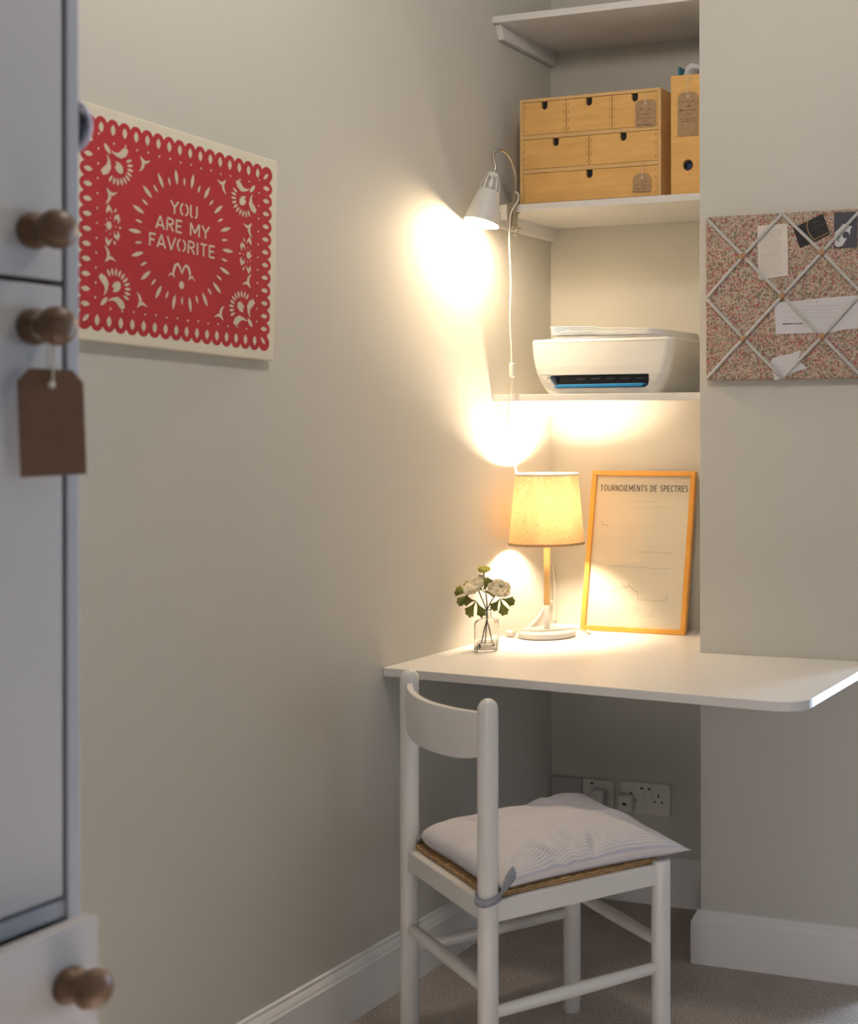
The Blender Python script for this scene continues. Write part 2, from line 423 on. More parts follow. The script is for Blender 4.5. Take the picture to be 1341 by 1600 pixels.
def _arc(cx, cy, rx, ry, a0, a1, n=7): return [(cx + rx * math.cos(R(a0 + (a1 - a0) * k / n)), cy + ry * math.sin(R(a0 + (a1 - a0) * k / n))) for k in range(n + 1)]
def glyph(c, st):
    """strokes on a unit-high letter box, and the letter's width; st leaves stencil gaps in the round letters"""
    g = 12 if st else 0
    if c == 'O': return [_arc(0.27, 0.5, 0.25, 0.47, 90 + g * 1.6, 270 - g * 1.6), _arc(0.27, 0.5, 0.25, 0.47, -90 + g * 1.6, 90 - g * 1.6)], 0.54
    if c == 'Y': return [[(0.0, 1), (0.25, 0.48)], [(0.5, 1), (0.25, 0.48)], [(0.25, 0.50), (0.25, 0)]], 0.50
    if c == 'U': return [[(0.04, 1), (0.04, 0.26)] + _arc(0.25, 0.26, 0.21, 0.23, 180, 270 - g * 2, 5), _arc(0.25, 0.26, 0.21, 0.23, 270 + g * 2, 360, 5) + [(0.46, 1)]], 0.50
    if c == 'A': return [[(0.0, 0), (0.25, 1)], [(0.5, 0), (0.25, 1)], [(0.09, 0.28), (0.41, 0.28)]], 0.50
    if c == 'R': return [[(0.05, 0), (0.05, 1 if not st else 0.82)], [(0.03, 0.96), (0.22, 0.96)] + _arc(0.22, 0.73, 0.21, 0.23, 90, -90, 6) + [(0.12 if st else 0.05, 0.50)], [(0.22, 0.50), (0.45, 0)]], 0.46
    if c == 'E': return [[(0.05, 0), (0.05, 1)], [(0.05, 0.95), (0.40, 0.95)], [(0.05, 0.51), (0.35, 0.51)], [(0.05, 0.05), (0.40, 0.05)]], 0.40
    if c == 'F': return [[(0.05, 0), (0.05, 1)], [(0.05, 0.95), (0.40, 0.95)], [(0.05, 0.51), (0.34, 0.51)]], 0.38
    if c == 'M': return [[(0.05, 0), (0.05, 1)], [(0.06, 1), (0.33, 0.22)], [(0.60, 1), (0.33, 0.22)], [(0.61, 0), (0.61, 1)]], 0.66
    if c == 'V': return [[(0.0, 1), (0.25, 0)], [(0.5, 1), (0.25, 0)]], 0.50
    if c == 'I': return [[(0.06, 0), (0.06, 1)]], 0.12
    if c == 'T': return [[(0.0, 0.95), (0.44, 0.95)], [(0.22, 0), (0.22, 0.95)]], 0.44
    if c == 'N': return [[(0.05, 0), (0.05, 1)], [(0.06, 1), (0.44, 0)], [(0.45, 0), (0.45, 1)]], 0.50
    if c == 'S': return [_arc(0.21, 0.745, 0.17, 0.21, 30, 240, 7) + _arc(0.21, 0.26, 0.18, 0.22, 75, -145, 7)], 0.42
    if c == 'D': return [[(0.05, 0), (0.05, 1)], [(0.03, 0.95)] + _arc(0.18, 0.5, 0.28, 0.45, 90, -90, 8) + [(0.03, 0.05)]], 0.48
    if c == 'P': return [[(0.05, 0), (0.05, 1)], [(0.03, 0.96), (0.22, 0.96)] + _arc(0.22, 0.70, 0.20, 0.25, 90, -90, 6) + [(0.05, 0.45)]], 0.42
    if c == 'C': return [_arc(0.26, 0.5, 0.23, 0.46, 50, 310, 9)], 0.44
    return [], 0.26
def lettering(bm, text, width, height, place, mi=0, wt=0.13, gap=0.12, st=False, lift=2e-5):
    """a centred line of stroked capitals; place(x, y, layer) gives the 3D point"""
    adv = []; x = 0
    for c in text:
        st_, w = glyph(c, st); adv.append((x, st_)); x += w + gap
    tot = x - gap; sx = width / tot; n = 0
    for x0, strokes in adv:
        for pl in strokes:
            pts = [((x0 + p[0]) * sx - width / 2, (p[1] - 0.5) * height) for p in pl]
            n += 1
            poly = stroke(pts, [wt * height] * len(pts))
            f = bm.faces.new([bm.verts.new(place(p[0], p[1], (n % 3) * lift)) for p in poly]); f.material_index = mi
def scribble(bm, a0, a1, b, h, d, plane, mi, w=0.0007, rnd=None, xf=None):
    """a row of handwriting: broken zigzag word strips"""
    rnd = rnd or random
    a = a0
    while a < a1 - h:
        wl = min(a1, a + h * rnd.uniform(1.6, 5.0))
        pts = []
        x = a
        while x < wl:
            pts.append((x, b + rnd.uniform(-0.5, 0.5) * h)); x += h * rnd.uniform(0.22, 0.4)
        for p, q in zip(pts, pts[1:]):
            add_flat(bm, [(p[0] - w / 2, p[1]), (q[0] - w / 2, q[1]), (q[0] + w / 2, q[1]), (p[0] + w / 2, p[1])], d, plane, mi, xf)
        a = wl + h * rnd.uniform(0.5, 0.9)
def ell(cx, cy, rx, ry, ang=0, n=14):
    c, s = math.cos(ang), math.sin(ang)
    return [(cx + rx * math.cos(t) * c - ry * math.sin(t) * s, cy + rx * math.cos(t) * s + ry * math.sin(t) * c) for t in (2 * PI * k / n for k in range(n))]
def lens(cx, cy, ln, wd, ang, n=7):
    """pointed oval, long along ang"""
    c, s = math.cos(ang), math.sin(ang); pts = []
    for side in (1, -1):
        for k in range(n):
            t = -1 + 2 * k / n; t *= side
            x = t * ln / 2; y = side * wd / 2 * (1 - t * t)
            pts.append((cx + x * c - y * s, cy + x * s + y * c))
    return pts
def stroke(pts, widths):
    """tapered curved stroke outline"""
    L_, R_ = [], []
    n = len(pts)
    for i, (x, y) in enumerate(pts):
        x0, y0 = pts[max(i - 1, 0)]; x1, y1 = pts[min(i + 1, n - 1)]
        dx, dy = x1 - x0, y1 - y0; l = math.hypot(dx, dy) or 1
        nx, ny = -dy / l, dx / l; w = widths[i] / 2
        L_.append((x + nx * w, y + ny * w)); R_.append((x - nx * w, y - ny * w))
    return L_ + R_[::-1]

# ------------------------------------------------------------------ the room
AW, AD = 0.602, 0.342          # alcove width and depth
CH1 = 1.05                     # right corner of the chimney breast
RX, RY0, CZ = 4.6, -5.6, 2.95   # right wall, wall behind the camera, ceiling height
RB = 1.45                      # depth of the recess right of the breast

bm = nb(); add_box(bm, (-0.12, RY0 - 0.12, -0.1), (RX + 0.12, RB + 0.12, 0)); struct('floor', bm, 'carpet')
bm = nb(); add_box(bm, (-0.12, RY0 - 0.12, CZ), (RX + 0.12, RB + 0.12, CZ + 0.1)); struct('ceiling', bm, 'ceiling')
bm = nb(); add_box(bm, (-0.12, RY0 - 0.12, 0), (0, AD + 0.12, CZ)); struct('wall_left', bm, 'wall')
bm = nb(); add_box(bm, (0, AD, 0), (AW, AD + 0.12, CZ)); struct('wall_back', bm, 'wall')
bm = nb(); add_prism(bm, [(AW, 0), (CH1, 0), (CH1, RB), (AW + 0.12, RB), (AW + 0.12, AD + 0.12), (AW, AD + 0.12)], 0, CZ)
struct('wall_chimney', bm, 'wall', bevel=0.002)
bm = nb()
wx0, wx1, wz0, wz1 = 1.36, 1.88, 0.10, 2.05
add_box(bm, (CH1, RB, 0), (wx0, RB + 0.12, CZ)); add_box(bm, (wx1, RB, 0), (RX, RB + 0.12, CZ))
add_box(bm, (wx0, RB, 0), (wx1, RB + 0.12, wz0)); add_box(bm, (wx0, RB, wz1), (wx1, RB + 0.12, CZ))
struct('wall_recess', bm, 'wall')
bm = nb()
ry0, ry1, rz0, rz1 = -2.75, -1.25, 0.30, 2.10
add_box(bm, (RX, RY0, 0), (RX + 0.12, ry0, CZ)); add_box(bm, (RX, ry1, 0), (RX + 0.12, RB + 0.12, CZ))
add_box(bm, (RX, ry0, 0), (RX + 0.12, ry1, rz0)); add_box(bm, (RX, ry0, rz1), (RX + 0.12, ry1, CZ))
struct('wall_right', bm, 'walldark')
bm = nb(); add_box(bm, (0, RY0 - 0.12, 0), (2.15, RY0, CZ)); add_box(bm, (3.05, RY0 - 0.12, 0), (RX, RY0, CZ)); add_box(bm, (2.15, RY0 - 0.12, 2.0), (3.05, RY0, CZ)); struct('wall_behind', bm, 'walldark')  # opening is unseen, added for the fill lamp set in it
# window frames
def win(name, pts_fn):
    f = nb()
    for a, b in pts_fn: add_box(f, a, b)
    return struct(name, f, 'gloss_white', bevel=0.003)
y = RB + 0.05
win('window_1', [((wx0, y, wz0), (wx0 + 0.04, y + 0.04, wz1)), ((wx1 - 0.04, y, wz0), (wx1, y + 0.04, wz1)),
                 ((wx0, y, wz0), (wx1, y + 0.04, wz0 + 0.04)), ((wx0, y, wz1 - 0.04), (wx1, y + 0.04, wz1)),
                 ((wx0, y, 1.43), (wx1, y + 0.04, 1.47))])
x = RX + 0.05
win('window_2', [((x, ry0, rz0), (x + 0.04, ry0 + 0.05, rz1)), ((x, ry1 - 0.05, rz0), (x + 0.04, ry1, rz1)),
                 ((x, ry0, rz0), (x + 0.04, ry1, rz0 + 0.05)), ((x, ry0, rz1 - 0.05), (x + 0.04, ry1, rz1)),
                 ((x, (ry0 + ry1) / 2 - 0.02, rz0), (x + 0.04, (ry0 + ry1) / 2 + 0.02, rz1))])

# baseboards (profile: depth from the wall, height)
PROF = [(0, 0), (0.018, 0), (0.018, 0.103), (0.015, 0.106), (0.0135, 0.112), (0.010, 0.118), (0.007, 0.1215), (0.007, 0.128), (0, 0.130)]
def base_run(name, path):
    """path: wall-line points, offset to the left of travel; mitred"""
    b = nb(); n = len(path); rings = []
    for i, p in enumerate(path):
        p = Vector((p[0], p[1])); ds = []
        if i > 0: ds.append((p - Vector(path[i - 1])).normalized())
        if i < n - 1: ds.append((Vector(path[i + 1]) - p).normalized())
        ns = [Vector((-d.y, d.x)) for d in ds]
        m = ns[0] if len(ns) == 1 else (ns[0] + ns[1]) / (1 + ns[0].dot(ns[1]))
        rings.append([b.verts.new((p.x + m.x * q[0], p.y + m.y * q[0], q[1])) for q in PROF])
    for i in range(n - 1):
        for k in range(len(PROF)):
            k2 = (k + 1) % len(PROF)
            b.faces.new((rings[i][k], rings[i][k2], rings[i + 1][k2], rings[i + 1][k]))
    b.faces.new(rings[0]); b.faces.new(rings[-1][::-1])
    return struct(name, b, 'gloss_white')
base_run('baseboard_left', [(0, AD), (0, RY0)])
base_run('baseboard_back', [(AW, AD), (0.018, AD)])
base_run('baseboard_chimney', [(CH1, RB), (CH1, 0), (AW, 0), (AW, AD - 0.018)])
base_run('baseboard_right', [(RX, RY0), (RX, RB)])

# ------------------------------------------------------------------ shelves with battens
SH = {'top': 2.3667, 'middle': 1.8740, 'low': 1.3831}
YS = 0.039
for key, lab in (('top', 'topmost white alcove shelf, empty, near the ceiling'),
                 ('middle', 'white alcove shelf holding the wooden drawer unit'),
                 ('low', 'white alcove shelf holding the printer')):
    z = SH[key]
    t = thing('alcove_shelf', lab, 'shelf', (0.301, AD, z - 0.018), group='white shelves in the alcove')
    b = nb(); add_box(b, (-0.3005, YS - AD, 0), (0.3005, -0.0005, 0.018)); obj('shelf_board', b, 'shelf', t, bevel=0.0015)
    b = nb(); add_prism(b, [(YS + 0.014 - AD, 0), (YS + 0.030 - AD, -0.036), (-0.0005, -0.036), (-0.0005, 0)], -0.3005, -0.3005 + 0.018, 'yz')
    obj('batten', b, 'shelf', t, bevel=0.001)

# ------------------------------------------------------------------ desk
t = thing('corner_desk', 'white built-in desk top fitted around the chimney corner', 'desk', (0.3, 0, 0.73))
def rc(cx, cy, r, a0, a1, n=8): return [(cx + r * math.cos(R(a0 + (a1 - a0) * k / n)), cy + r * math.sin(R(a0 + (a1 - a0) * k / n))) for k in range(n + 1)]
G = 0.0005
pl = [(G, AD - G), (G, -0.420)] + [(0.005, -0.4235)] + rc(0.985, -0.452, 0.058, -96, 0) + [(1.043, -G), (AW - G, -G), (AW - G, AD - G)]
b = nb(); add_prism(b, [(p[0] - 0.3, p[1]) for p in pl], 0, 0.020); obj('desk_top', b, 'desk', t, bevel=0.0018)
b = nb(); add_box(b, (-0.2995, -0.30, -0.03), (-0.2815, AD - G, 0)); obj('batten', b, 'wall', t)
b = nb(); add_box(b, (-0.2815, AD - 0.0185, -0.03), (0.3015, AD - G, 0)); obj('batten', b, 'wall', t)

# ------------------------------------------------------------------ drawer unit
UX0, UX1, UY, UZ0, UZ1, UD = 0.0685, 0.4705, 0.062, 1.8742, 2.1485, 0.18
t = thing('drawer_unit', 'small birch plywood chest of six drawers on the alcove shelf', 'chest of drawers', (UX0, UY, UZ0))
uw, uh = UX1 - UX0, UZ1 - UZ0
th = 0.008
b = nb()
add_box(b, (0, 0, 0), (th, UD, uh)); add_box(b, (uw - th, 0, 0), (uw, UD, uh))
add_box(b, (th, 0, uh - th), (uw - th, UD, uh)); add_box(b, (th, 0, 0), (uw - th, UD, 0.004))
r2 = (2.0545 - UZ0, 2.0545 - UZ0 - 0.0105); r3 = (1.9665 - UZ0, 1.9665 - UZ0 - 0.0105)
add_box(b, (th, 0, r2[1]), (uw - th, UD, r2[0])); add_box(b, (th, 0, r3[1]), (uw - th, UD, r3[0]))
add_box(b, (th, UD - 0.004, 0.004), (uw - th, UD, uh - th))
obj('case', b, 'plyedge', t, bevel=0.0006)
def drawer(x0, x1, z0, z1, joint=True):
    g = 0.0011
    o = obj('drawer', add_box(nb(), (x0 + g, 0.0015, z0 + g), (x1 - g, 0.012, z1 - g)), ['ply', 'plydark', 'black'], t)
    cx = (x0 + x1) / 2
    c = nb(); w = 0.0092; d = 0.0115
    pts = [(cx - w, z1 + 0.01), (cx - w, z1 - g - d)] + [(cx + w * math.cos(R(a)), z1 - g - d - w * math.sin(R(-a))) for a in range(195, 346, 15)] + [(cx + w, z1 - g - d), (cx + w, z1 + 0.01)]
    add_prism(c, pts, -0.01, 0.03, 'xz')
    bool_cut(o, c)
    bb = nb(); add_box(bb, (cx - 0.014, 0.0095, z1 - 0.030), (cx + 0.014, 0.0115, z1 - g - 0.0002))
    obj('finger_notch_shade', bb, 'black', o)  # black slab behind the notch, the shade inside it as plain colour
    # box-joint marks at both ends
    n = 4; hh = (z1 - z0 - 0.004) / (2 * n)
    for ex in (x0 + 0.0055, x1 - 0.0055 - 0.0022):
        j = nb()
        for s in range(n):
            zz = z0 + 0.002 + hh * (2 * s + 0.5)
            add_box(j, (ex, 0.00115, zz), (ex + 0.0022, 0.0016, zz + hh * 0.75))
        obj('joint_inlay', j, 'plydark', o)
    return o
z1_ = uh - th
xa, xb_ = 0.2035 - UX0, 0.3335 - UX0
drawer(th, xa, r2[0], z1_); drawer(xa, xb_, r2[0], z1_); drawer(xb_, uw - th, r2[0], z1_)
xm = 0.2690 - UX0
drawer(th, xm, r3[0], r2[1]); drawer(xm, uw - th, r3[0], r2[1])
drawer(th, uw - th, 0.004, r3[1])

def kraft_tag(name, label, loc, w, h, tilt, rows, seed, mtl='kraft', string=0.03, rot_z=0.0, ch=0.012, inkm='ink', group=None, thick=0.0008):
    """luggage label hanging from its string; loc is the eyelet"""
    t = thing(name, label, 'tag', loc, (0, tilt, rot_z), group)
    x0, x1, zt = -w / 2, w / 2, 0.010
    pts = [(x0, zt - h), (x1, zt - h), (x1, zt - ch)] + [(x1 - ch * (1 - math.cos(R(a))), zt - ch + ch * math.sin(R(a))) for a in (30, 60, 90)] + \
          [(x0 + ch * (1 - math.cos(R(a))), zt - ch + ch * math.sin(R(a))) for a in (90, 60, 30)] + [(x0, zt - ch)]
    b = nb(); add_prism(b, pts, -thick / 2, thick / 2, 'xz'); obj('card', b, mtl, t)
    b = nb(); add_lathe(b, [(0.0012, 0), (0.0032, 0), (0.0032, 0.0005), (0.0012, 0.0005), (0.0012, 0)], (0, -thick / 2 - 0.0006, 0), (0, 1, 0), 14); obj('eyelet', b, 'string', t)
    if string:
        b = nb()
        add_tube(b, [(0.000, -thick - 0.0007, 0), (0.0008, -thick - 0.0015, string * 0.5), (0.0003, -thick, string)], 0.0008, 6)
        add_tube(b, [(0.000, thick, 0), (-0.0008, thick * 0.5, string * 0.5), (-0.0003, 0, string)], 0.0008, 6)
        obj('string', b, 'string', t)
    if rows:
        rr = random.Random(seed); b = nb()
        for (z, hgt, a0, a1, wt) in rows:
            scribble(b, a0 * w, a1 * w, z, hgt, -thick / 2 - 0.0003, 'xz', 0, wt * 1.5, rr)
        obj('handwriting', b, inkm, t)
    return t
kraft_tag('luggage_tag', 'brown kraft tag with writing hanging on the top right drawer', (0.4295, UY - 0.0014, 2.110), 0.056, 0.068, R(1), 
          [(-0.006 - 0.006, 0.007, -0.30, 0.30, 0.0007), (-0.026, 0.0035, -0.42, 0.25, 0.0009), (-0.036, 0.0035, -0.40, 0.42, 0.0009), (-0.044, 0.003, -0.08, 0.08, 0.0008), (-0.0525, 0.0035, -0.42, 0.40, 0.0012)], 3,
          string=0.028, group='brown kraft tags on the alcove shelf')
kraft_tag('luggage_tag', 'brown kraft tag hanging on the long bottom drawer', (0.4195, UY - 0.0014, 1.9260), 0.050, 0.046, R(2.5),
          [(-0.010, 0.006, -0.05, 0.32, 0.0006), (-0.019, 0.007, -0.35, 0.30, 0.0006), (-0.029, 0.004, -0.30, 0.25, 0.0007)], 5,
          string=0.030, group='brown kraft tags on the alcove shelf', ch=0.018)

# ------------------------------------------------------------------ magazine file
FX0, FX1, FY = 0.5030, 0.5950, 0.052
t = thing('magazine_file', 'tall birch plywood magazine file at the shelf end', 'magazine file', (FX0, FY, 1.8742))
fw, fh, fd = FX1 - FX0, 0.2965, 0.24
o = obj('front_panel', add_box(nb(), (0, 0, 0), (fw, 0.006, fh)), 'ply', t)
c = nb(); add_lathe(c, [(0, -0.01), (0.0115, -0.01), (0.0115, 0.02), (0, 0.02)], (0.046, 0, 0.0725), (0, 1, 0), 24); bool_cut(o, c)
b = nb(); add_lathe(b, [(0.0115, 0), (0.0135, 0), (0.0135, 0.001), (0.0115, 0.001), (0.0115, 0)], (0.046, -0.0008, 0.0725), (0, 1, 0), 24); obj('finger_hole_rim', b, 'black', o)
for xx in (0, fw - 0.006):
    b = nb(); add_prism(b, [(0.006, 0), (fd, 0), (fd, 0.12), (0.10, fh), (0.006, fh)], xx, xx + 0.006, 'yz'); obj('side_panel', b, 'ply', t)
b = nb(); add_box(b, (0.006, 0.006, 0), (fw - 0.006, fd, 0.006)); obj('bottom_panel', b, 'ply', t)
b = nb(); add_box(b, (0.006, fd - 0.006, 0.006), (fw - 0.006, fd, 0.11)); obj('back_panel', b, 'ply', t)
kraft_tag('luggage_tag', 'brown kraft tag with writing on the magazine file', (0.5500, FY - 0.0014, 2.1165), 0.056, 0.108, R(0.5),
          [(-0.012, 0.007, -0.33, 0.33, 0.0007), (-0.024, 0.0045, -0.12, 0.12, 0.001), (-0.034, 0.0035, -0.40, 0.42, 0.0009), (-0.044, 0.007, -0.28, 0.28, 0.0006), (-0.056, 0.003, -0.42, 0.40, 0.0009), (-0.062, 0.003, -0.30, 0.42, 0.0009)], 9,
          string=0.055, group='brown kraft tags on the alcove shelf', ch=0.014)
b = nb(); add_box(b, (0.5165, FY + 0.012, 1.882), (0.5215, FY + 0.20, 2.1965)); tag(obj('folder', b, 'teal', bevel=0.001), 'dark teal folder standing in the magazine file', 'folder')
b = nb(); add_box(b, (0.5400, FY + 0.010, 1.882), (0.5560, FY + 0.19, 2.10)); tag(obj('folder', b, 'bluedark', bevel=0.001), 'dark blue folder seen through the magazine file finger hole', 'folder')
b = nb(); 
for k in range(3):
    p = [(0.524 + 0.0005 * k, FY + 0.03, 2.135 + 0.0 * k), (0.530, FY + 0.03, 2.160), (0.545, FY + 0.03, 2.196 - 0.003 * k), (0.568, FY + 0.03, 2.197 - 0.004 * k), (0.586, FY + 0.03, 2.186 - 0.005 * k)]
    cc = catmull(p, 6); vs = []
    for q in cc: vs.append((b.verts.new((q.x, FY + 0.010 + 0.004 * k, q.z)), b.verts.new((q.x, FY + 0.17, q.z + 0.004))))
    for A, B_ in zip(vs, vs[1:]): b.faces.new((A[0], B_[0], B_[1], A[1])).smooth = True
tag(obj('curled_papers', b, 'paper', solid=0.0015), 'white papers curling out of the magazine file top', 'paper')

# ------------------------------------------------------------------ printer
PX0, PX1, PZ0, PZ1, PY, PD = 0.102, 0.512, 1.3835, 1.5235, 0.045, 0.285
t = thing('printer', 'white home inkjet printer with blue output tray on the alcove shelf', 'printer', (0, 0, 0))
def section(z, ins, yin, r=0.03, n=5):
    x0, x1, y0, y1 = PX0 + ins, PX1 - ins, PY + yin, PY + PD - 0.002
    pts = []
    for (cx, cy, a0) in ((x0 + r, y0 + r, 180), (x1 - r, y0 + r, 270), (x1 - 0.012, y1 - 0.012, 0), (x0 + 0.012, y1 - 0.012, 90)):
        rr = r if cy < PY + 0.15 else 0.012
        for k in range(n + 1): pts.append((cx + rr * math.cos(R(a0 + 90 * k / n)), cy + rr * math.sin(R(a0 + 90 * k / n)), z))
    return pts
b = nb(); secs = []
for z, ins, yin in ((PZ0, 0.047, 0.012), (PZ0 + 0.012, 0.039, 0.006), (PZ0 + 0.03, 0.028, 0.002), (PZ0 + 0.0485, 0.019, 0.0), (PZ0 + 0.07, 0.012, 0.0), (PZ0 + 0.10, 0.005, 0.002), (PZ1 - 0.006, 0.001, 0.004), (PZ1, 0.003, 0.007)):
    secs.append([b.verts.new(p) for p in section(z, ins, yin, 0.022)])
for A, B_ in zip(secs, secs[1:]):
    n = len(A)
    for k in range(n): b.faces.new((A[k], A[(k + 1) % n], B_[(k + 1) % n], B_[k]))
b.faces.new(secs[0][::-1]); b.faces.new(secs[-1])
o = obj('housing', b, ['printer', 'darkglass'], t)
c = nb()
sx0, sx1, sz0, sz1 = 0.170, 0.444, 1.3985, 1.4315
pts = [(sx0 - 0.008, sz1), (sx0 - 0.004, sz1 - 0.012), (sx0 + 0.004, sz0 + 0.008), (sx0 + 0.014, sz0), (sx1 - 0.012, sz0), (sx1 - 0.003, sz0 + 0.006), (sx1, sz0 + 0.016), (sx1, sz1)]
add_prism(c, pts, PY - 0.03, PY + 0.12, 'xz'); bool_cut(o, c)
c = nb(); add_box(c, (PX0 - 0.01, PY - 0.02, 1.4316), (sx0, PY + 0.0035, 1.4328)); bool_cut(o, c)
c = nb(); add_box(c, (PX0 - 0.01, PY - 0.02, 1.5145), (PX1 + 0.02, PY + 0.006, 1.5153)); bool_cut(o, c)
md = o.modifiers.new('bevel', 'BEVEL'); md.width = 0.0008; md.segments = 2; md.limit_method = 'ANGLE'; md.angle_limit = R(40)
b = nb(); add_box(b, (sx0 + 0.010, PY + 0.022, sz0 + 0.006), (sx1 - 0.002, PY + 0.10, sz1 - 0.002)); obj('output_slot', b, 'darkglass', t)
b = nb()
for k in range(5): add_box(b, (0.232 + k * 0.042, PY + 0.0185, 1.4205), (0.256 + k * 0.042, PY + 0.0225, 1.4225))
obj('roller_ribs', b, 'inkgrey', t)
b = nb(); add_prism(b, [(sx0 + 0.006, 1.4015), (sx0 + 0.016, 1.3990), (sx1 - 0.022, 1.4000), (sx1 - 0.014, 1.4045), (sx1 - 0.016, 1.4085), (sx0 + 0.02, 1.4075)], PY - 0.002, PY + 0.075, 'xz'); obj('output_tray', b, 'printerblue', t, bevel=0.0015)
b = nb(); add_box(b, (PX0 + 0.035, PY + 0.03, PZ1 - 0.001), (PX1 - 0.03, PY + PD - 0.03, PZ1 + 0.003)); obj('scanner_lid', b, 'printer', t, bevel=0.002)
b = nb(); rr = random.Random(2)
tops = None
for k in range(7):
    y0 = PY + 0.012 + rr.uniform(0, 0.004); z0 = PZ1 + 0.0035 + k * 0.0037
    grid = []
    for i in range(9):
        u = i / 8; row = []
        for j in range(4):
            v = j / 3
            z = z0 + 0.003 * math.cos(u * PI) * (k / 7) - 0.0035 * (u > 0.8) * (u - 0.8) * 5 * (k / 7) + (0.004 * (1 - v)) * (u < 0.5) * (k / 7)
            row.append(b.verts.new((0.169 - 0.0018 * k + u * (0.297 + 0.001 * k) + 0.02 * v * (u > 0.9), y0 + v * 0.208, z)))
        grid.append(row)
    for i in range(8):
        for j in range(3): b.faces.new((grid[i][j], grid[i + 1][j], grid[i + 1][j + 1], grid[i][j + 1])).smooth = True
tag(obj('paper_stack', b, 'paper', solid=0.0027), 'loose stack of white paper lying on top of the printer', 'paper')

# ------------------------------------------------------------------ picture frame leaning on the back wall
FWX, FHZ = 0.309, 0.436
lean = math.atan2(0.072, 0.425)
t = thing('picture_frame', 'orange wooden framed concert poster leaning in the alcove on the desk', 'picture frame', (0.2985, 0.2415, 0.7508), (-lean, 0, 0))
h = FWX / 2
fb = 0.0135
for (a, bq, nm) in (((-h, 0, 0), (h, 0.014, fb), 'frame_rail'), ((-h, 0, FHZ - fb), (h, 0.014, FHZ), 'frame_rail'),
                    ((-h, 0, fb), (-h + fb, 0.014, FHZ - fb), 'frame_stile'), ((h - fb, 0, fb), (h, 0.014, FHZ - fb), 'frame_stile')):
    obj(nm, add_box(nb(), a, bq), 'framewood', t, bevel=0.001)
obj('backing_board', add_box(nb(), (-h + 0.006, 0.0085, 0.006), (h - 0.006, 0.0125, FHZ - 0.006)), 'gap', t)
b = nb(); add_flat(b, [(-h + fb, fb), (h - fb, fb), (h - fb, FHZ - fb), (-h + fb, FHZ - fb)], 0.0080, 'xz', 0)
P = lambda x, y: Vector((x, 0.0076, y))
lettering(b, 'TOURNOIEMENTS DE SPECTRES', 0.262, 0.0165, lambda x, y, q: Vector((x + 0.002, 0.0076 - q * 3, y + 0.3890)), 1, wt=0.14, gap=0.16)
rr = random.Random(8)
scribble(b, -0.035, 0.045, 0.353, 0.0035, 0.0076, 'xz', 2, 0.0006, rr)
def line(p, q, w, mi):
    dx, dz = q[0] - p[0], q[1] - p[1]; l = math.hypot(dx, dz) or 1; nx, nz = -dz / l * w / 2, dx / l * w / 2
    add_flat(b, [(p[0] + nx, p[1] + nz), (q[0] + nx, q[1] + nz), (q[0] - nx, q[1] - nz), (p[0] - nx, p[1] - nz)], 0.0076, 'xz', mi)
def jag(x0, x1, z, amp, n, mi=2, w=0.0006, f=None):
    pr = None
    for k in range(n + 1):
        x = x0 + (x1 - x0) * k / n; zz = z + rr.uniform(-amp, amp) + (f(k / n) if f else 0)
        if pr: line(pr, (x, zz), w, mi)
        pr = (x, zz)
line((-0.118, 0.300), (-0.116, 0.288), 0.0012, 2); line((-0.116, 0.288), (-0.095, 0.285), 0.0012, 2)
jag(-0.095, 0.12, 0.2855, 0.0006, 18, 3, 0.00025)
jag(-0.03, 0.10, 0.336, 0.003, 3, 3, 0.0004)
jag(0.0, 0.102, 0.216, 0.0022, 40, 2)
jag(-0.09, 0.102, 0.174, 0.004, 60, 2, 0.0006)
jag(0.045, 0.09, 0.160, 0.006, 14, 3)
jag(-0.105, 0.005, 0.107, 0.005, 44, 2, 0.0008, lambda u: 0.016 * math.sin(min(1, max(0, (u - 0.4) / 0.6)) * PI))
line((0.005, 0.107), (0.010, 0.088), 0.0008, 2); line((0.010, 0.088), (0.088, 0.088), 0.0007, 2); line((0.088, 0.088), (0.094, 0.106), 0.0010, 2)
for k, (a0, a1) in enumerate(((-0.085, 0.072), (-0.075, 0.065), (-0.085, 0.068))):
    scribble(b, a0, a1, 0.060 - 0.0075 * k, 0.0018, 0.0076, 'xz', 2, 0.0004, rr)
scribble(b, -0.02, 0.012, 0.036, 0.0022, 0.0076, 'xz', 2, 0.0004, rr)
obj('poster_sheet', b, [mat('aged_poster_paper', (0.76, 0.70, 0.56), 0.8, var=0.03, vscale=8), 'ink', 'inkgrey', 'inkfaint'], t, recalc=False)
obj('glass_pane', add_box(nb(), (-h + fb - 0.002, 0.0045, fb - 0.002), (h - fb + 0.002, 0.0062, FHZ - fb + 0.002)), 'pane', t)

# ------------------------------------------------------------------ table lamp
LX, LY = 0.117, 0.113
t = thing('table_lamp', 'table lamp with lit linen drum shade on the desk', 'lamp', (LX, LY, 0.7502))
b = nb(); add_lathe(b, [(0, 0), (0.068, 0), (0.0735, 0.002), (0.0745, 0.005), (0.0745, 0.013), (0.0735, 0.0158), (0.071, 0.017), (0, 0.0185)], seg=56); obj('base', b, 'lampwhite', t)
b = nb(); add_lathe(b, [(0.0092, 0.018), (0.0082, 0.02), (0.0082, 0.083), (0, 0.083)], seg=24); obj('lower_stem', b, 'lampwhite', t)
b = nb(); add_lathe(b, [(0, 0.083), (0.0082, 0.083), (0.0082, 0.262), (0, 0.262)], seg=24); obj('wooden_stem', b, 'lampwood', t)
b = nb(); add_lathe(b, [(0, 0.262), (0.014, 0.262), (0.0165, 0.268), (0.0165, 0.305), (0.013, 0.31), (0, 0.31)], seg=24); obj('bulb_holder', b, 'lampwhite', t)
